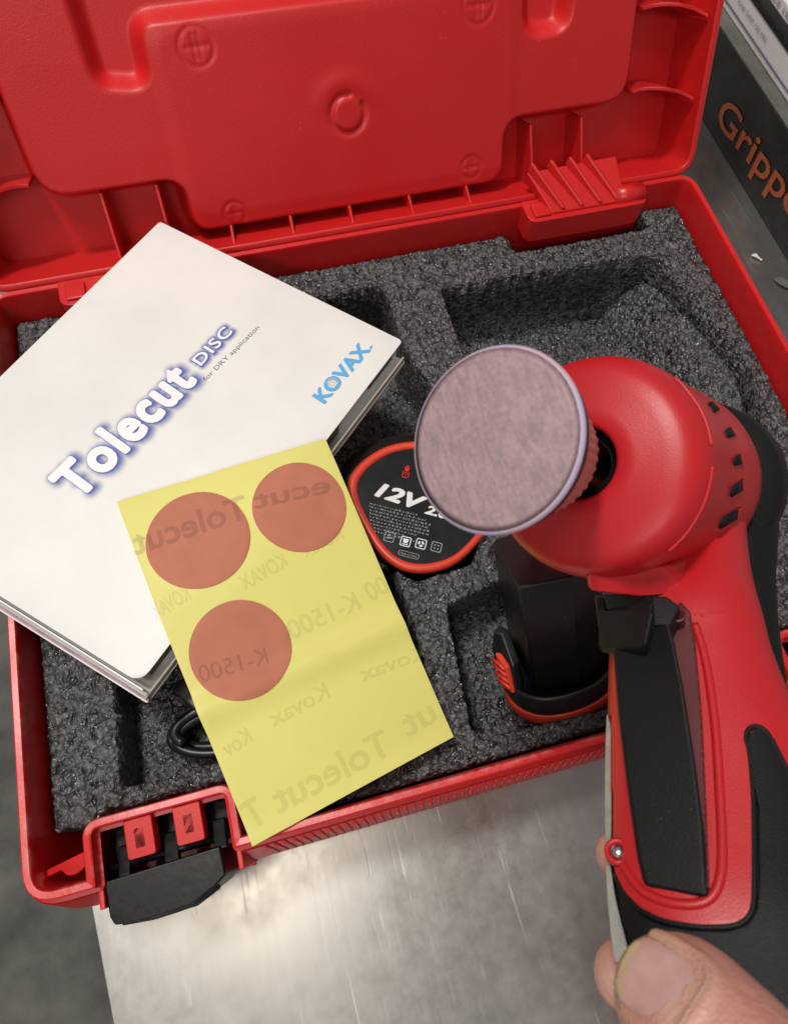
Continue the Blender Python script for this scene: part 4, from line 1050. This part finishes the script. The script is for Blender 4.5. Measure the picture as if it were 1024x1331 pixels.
# paddle switch: wedge that stands proud at the top and meets the handle at the foot
pf = [(796, 842, 8.5), (803, 930, 7.2), (814, 1020, 5.2), (827, 1110, 3.2), (836, 1149, 2.2), (921, 1166, 2.0), (915, 1080, 3.4), (903, 990, 5.2), (889, 900, 7.2), (876, 835, 8.5), (868, 800, 8.6), (862, 783, 8.0), (850, 778, 8.0), (846, 800, 8.5), (800, 800, 8.5)]
def pad_pt(px, py, l):
    a, v = hinv(px, py); p, n, s, d = hsurf(a, v)
    q = at_depth(px, py, 1.0); r_ = (q-CAM_LOC)
    # point on the sight line whose height over the handle is l mm
    t = (p + n*l*mm - CAM_LOC).dot(n)/r_.dot(n); return CAM_LOC + r_*t, n
tp = [pad_pt(*p) for p in pf]
offs = [-n*(p[2]*.93)*mm for (q, n), p in zip(tp, pf)]
bm = bmesh.new(); n = len(tp); lo = [bm.verts.new(q+o) for (q, _), o in zip(tp, offs)]; hi = [bm.verts.new(q) for q, _ in tp]
bm.faces.new(hi); bm.faces.new(list(reversed(lo)))
for i in range(n): bm.faces.new([lo[i], lo[(i+1) % n], hi[(i+1) % n], hi[i]])
bmesh.ops.triangulate(bm, faces=[f for f in bm.faces if len(f.verts) > 4])
paddle = bmobj('paddle', bm, M['rubber'], tool); bevel(paddle, .0009, 3, 40)
# dark red patch beside the paddle: recess shade and red reflection as colour
M['well'] = mat('well_shade', (0.10, 0.012, 0.014), .4)
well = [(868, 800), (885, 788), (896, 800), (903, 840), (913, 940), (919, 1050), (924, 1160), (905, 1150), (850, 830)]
patch('well_shade', well, 6, on_handle(.0018), M['well'], tool, .0006)
pc, pn_ = pad_pt(880, 800, 5.5)
lathe('pivot_ring', pc, pn_, [(.0018, 0), (.0019, .0005), (.0014, .0007), (.0013, .0001)], M['well'], tool, 32)
# lock-off tab above the paddle and its two ears
tb = [pad_pt(776, 838, 11.5)[0], pad_pt(779, 800, 13.5)[0], pad_pt(795, 790, 13.5)[0], pad_pt(846, 787, 13.5)[0], pad_pt(848, 800, 13.5)[0], pad_pt(838, 840, 11.5)[0]]
prism('lock_tab', tb, -pad_pt(810, 820, 0)[1]*.0055, M['rubber'], tool, .0013, seg=3)
tb2 = [pad_pt(775, 776, 9)[0], pad_pt(785, 776, 9)[0], pad_pt(787, 800, 9)[0], pad_pt(776, 800, 9)[0]]
prism('ear', tb2, -pad_pt(810, 820, 0)[1]*.008, M['rubber'], tool, .0005)
tb3 = [pad_pt(846, 774, 9)[0], pad_pt(866, 774, 8.5)[0], pad_pt(884, 788, 8)[0], pad_pt(872, 812, 8.5)[0], pad_pt(848, 812, 9)[0]]
prism('ear', tb3, -pad_pt(810, 820, 0)[1]*.007, M['rubber'], tool, .0006)
prism('slot_back', [pad_pt(772, 772, 3)[0], pad_pt(850, 772, 3)[0], pad_pt(850, 812, 3)[0], pad_pt(776, 812, 3)[0]], -pad_pt(810, 820, 0)[1]*.004, M['black_gloss'], tool, .0004)
# dark rubber spine behind the red side
spn = []
for (px, py, d, r_) in ((905, 632, .2150, 21.5), (908, 690, .2080, 21.0), (902, 750, .1990, 20.5), (905, 800, .1900, 19.5), (915, 850, .1820, 18.0), (925, 900, .175, 17.0)):
    c = at_depth(px, py, d); spn.append([c + sv*r_*mm*cos(2*pi*k/48)*(1.0) + cv(-.3, .25, .9)*r_*.55*mm*sin(2*pi*k/48) for k in range(48)])
loft('back_spine', spn, M['rubber'], tool)
# ---------------------------------------------------------------- the hand
def P_(px, py, d): return at_depth(px, py, d)
person = None
balls = []
def limb(pts, flat=1.0, n=10):
    """pts: (x, y, depth, radius mm) -> chain of overlapping balls"""
    for (a, b, c, r_) in catmull(pts, n): balls.append((P_(a, b, c), r_*mm))
# thumb, in front of the grip
limb([(876, 1299, .1110, 9.4), (894, 1316, .1085, 10.7), (935, 1365, .1020, 11.3), (990, 1425, .0965, 11.3), (1060, 1500, .0935, 12.0), (1150, 1590, .098, 14), (1220, 1650, .110, 17)])
# palm edge, right of the grip and behind
limb([(1220, 1650, .110, 17), (1290, 1600, .130, 18), (1300, 1480, .15, 17)]); limb([(1220, 1680, .12, 17), (1290, 1620, .145, 19), (1320, 1540, .16, 17)])
# four fingers wrapping behind the grip and round its left side
fingers = [((1290, 1270, .158), (1160, 1165, .172), (960, 1120, .174), (850, 1112, .166), (808, 1112, .1560), 6.6),
           ((1290, 1380, .152), (1150, 1290, .165), (950, 1225, .168), (850, 1258, .155), (818, 1268, .1420), 8.2),
           ((1290, 1500, .148), (1150, 1440, .160), (960, 1400, .158), (850, 1400, .146), (815, 1400, .133), 8.6),
           ((1290, 1610, .145), (1150, 1560, .152), (990, 1530, .150), (890, 1530, .140), (860, 1530, .128), 7.6)]
for f in fingers:
    r_ = f[5]; limb([(*f[0], r_*1.15), (*f[1], r_*1.08), (*f[2], r_), (*f[3], r_*.95), (*f[4], r_*.88)])
limb([(1290, 1270, .158, 13), (1300, 1380, .154, 15), (1300, 1500, .15, 16), (1290, 1610, .146, 15)])
limb([(1220, 1640, .128, 20), (1330, 1800, .145, 25), (1450, 2050, .165, 27)])
tdir = (P_(935, 1365, .1020)-P_(876, 1299, .1110)).normalized(); tc_ = P_(893, 1317, .1083)
tn = (CAM_LOC - tc_).normalized() + cv(-.35, .30, 0); tn = (tn - tdir*tn.dot(tdir)).normalized(); ts = tdir.cross(tn)
NR = .42    # the nail sits slightly turned on the thumb
def nail_pt(x, y, rr):   # x across, y from tip (-) to root (+), in mm
    x, y = x*cos(NR)-y*sin(NR)*.6, x*sin(NR)*.6+y*cos(NR)
    an = x/10.0; drop = 0 if y > -3 else -(y+3)**2*.045
    return tc_ + tdir*y*mm + tn*(rr*mm*cos(an) + drop*mm) + ts*rr*mm*sin(an)
nout = rounded([(-5.4, -6.3), (5.4, -6.3), (6.0, 7.4), (-6.0, 7.4)], [4.0, 4.0, 5.0, 5.0], 8)
nfo = [p for p in rounded([(-6.7, -6.0), (6.7, -6.0), (7.2, 8.5), (-7.2, 8.5)], [4.4, 4.4, 5.6, 5.6], 10)]
for k in range(len(nfo)):
    a = Vector(nfo[k]); b = Vector(nfo[(k+1) % len(nfo)])
    for t in range(max(1, int((b-a).length/.4))):
        q = a.lerp(b, t/max(1, int((b-a).length/.4)))
        if q.y > -4.0: balls.append((nail_pt(q.x, q.y, 10.0 + .35*min(1, (q.y+4)/4)), .0015))
bm = bmesh.new()
for c, r_ in balls:
    bmesh.ops.create_icosphere(bm, subdivisions=3 if r_ > .002 else 2, radius=r_, matrix=Matrix.Translation(c))
hand = bmobj('person', bm, M['skin'])
tag(hand, "person's right hand holding the red polisher, thumb with dirty nail across its grip", 'person')
m = hand.modifiers.new('remesh', 'REMESH'); m.mode = 'VOXEL'; m.voxel_size = .00055; m.use_smooth_shade = True
m = hand.modifiers.new('smooth', 'SMOOTH'); m.iterations = 7; m.factor = .6
nl_ = patch('thumbnail', nout, .7, lambda x, y: nail_pt(x, y, 11.15 - .35*(abs(x)/6)**3), M['nail'], hand, .0004)
fo = rounded([(-6.1, -3.5), (-6.4, 7.9), (6.4, 7.9), (6.1, -3.5)], [0, 5.2, 5.2, 0], 12)
fo = catmull([(*p, 0) for p in fo[::2]], 3)
tube('nail_fold', [nail_pt(p[0], p[1], 10.95 - .5*max(0, (-p[1]-1)/2.5)) for p in fo], [.00035+.0004*sin(pi*k/(len(fo)-1))**.5 for k in range(len(fo))], M['skin'], hand, 10)
vs, _f = cdt(nout, .7)
at = nl_.data.attributes.new('edge', 'FLOAT', 'POINT'); at.data.foreach_set('value', np.array([min(1, max(0, (-y-3.6+.35*sin(x*2.1))/1.6)) for x, y in vs], np.float32))
at = nl_.data.attributes.new('pale', 'FLOAT', 'POINT'); at.data.foreach_set('value', np.array([min(1, max(0, (x*.55+y*.8-4.2+.4*sin(y*3))/1.5)) for x, y in vs], np.float32))
def nail_ink():
    nt = M['nail'].node_tree; N = nt.nodes; L = nt.links; b = N['Principled BSDF']; src = b.inputs['Base Color'].links[0].from_socket
    for nm, col in (('edge', (.50, .40, .20, 1)), ('pale', (.66, .50, .46, 1))):
        a = N.new('ShaderNodeAttribute'); a.attribute_name = nm; mx = N.new('ShaderNodeMix'); mx.data_type = 'RGBA'; mx.inputs[7].default_value = col
        ml = N.new('ShaderNodeMath'); ml.operation = 'MULTIPLY'; ml.inputs[1].default_value = .8; L.new(a.outputs['Fac'], ml.inputs[0])
        L.new(ml.outputs[0], mx.inputs[0]); L.new(src, mx.inputs[6]); src = mx.outputs[2]
    L.new(src, b.inputs['Base Color'])
nail_ink()
def skin_stain(pt, r0, r1):
    # ingrained olive-yellow dirt on the thumb tip, fading with the distance from the tip
    nt = M['skin'].node_tree; N = nt.nodes; L = nt.links; b = N['Principled BSDF']; src = b.inputs['Base Color'].links[0].from_socket
    tc = N.new('ShaderNodeTexCoord'); vd = N.new('ShaderNodeVectorMath'); vd.operation = 'DISTANCE'; vd.inputs[1].default_value = pt; L.new(tc.outputs['Object'], vd.inputs[0])
    r = N.new('ShaderNodeMapRange'); r.inputs[1].default_value = r0; r.inputs[2].default_value = r1; r.inputs[3].default_value = .75; r.inputs[4].default_value = 0; L.new(vd.outputs['Value'], r.inputs[0])
    nz = N.new('ShaderNodeTexNoise'); nz.inputs['Scale'].default_value = 320; nz.inputs['Detail'].default_value = 5; L.new(tc.outputs['Object'], nz.inputs[0])
    q = N.new('ShaderNodeMapRange'); q.inputs[1].default_value = .35; q.inputs[2].default_value = .6; q.inputs[3].default_value = .45; q.inputs[4].default_value = 1; L.new(nz.outputs[0], q.inputs[0])
    ml = N.new('ShaderNodeMath'); ml.operation = 'MULTIPLY'; L.new(r.outputs[0], ml.inputs[0]); L.new(q.outputs[0], ml.inputs[1])
    mx = N.new('ShaderNodeMix'); mx.data_type = 'RGBA'; mx.inputs[7].default_value = (.34, .25, .10, 1); L.new(ml.outputs[0], mx.inputs[0]); L.new(src, mx.inputs[6]); L.new(mx.outputs[2], b.inputs['Base Color'])
    # fine skin lines
    nb = N.new('ShaderNodeTexVoronoi'); nb.inputs['Scale'].default_value = 1500; nb.feature = 'DISTANCE_TO_EDGE'; mp = N.new('ShaderNodeMapping'); mp.inputs['Scale'].default_value = (1, .5, 1); mp.inputs['Rotation'].default_value = (0, 0, .7)
    L.new(tc.outputs['Object'], mp.inputs[0]); L.new(mp.outputs[0], nb.inputs['Vector'])
    bp = N.new('ShaderNodeBump'); bp.inputs['Strength'].default_value = .8; bp.inputs['Distance'].default_value = .00022; L.new(nb.outputs['Distance'], bp.inputs['Height'])
    old = b.inputs['Normal'].links[0].from_node; L.new(bp.outputs[0], old.inputs['Normal'])
skin_stain(tuple(nail_pt(-2.5, -7.5, 9)), .004, .0115)
# nail slivers of the fingers behind
for (a, b, c, r_) in ((778, 1108, .1515, 8), (784, 1262, .1355, 8.6)):
    pass
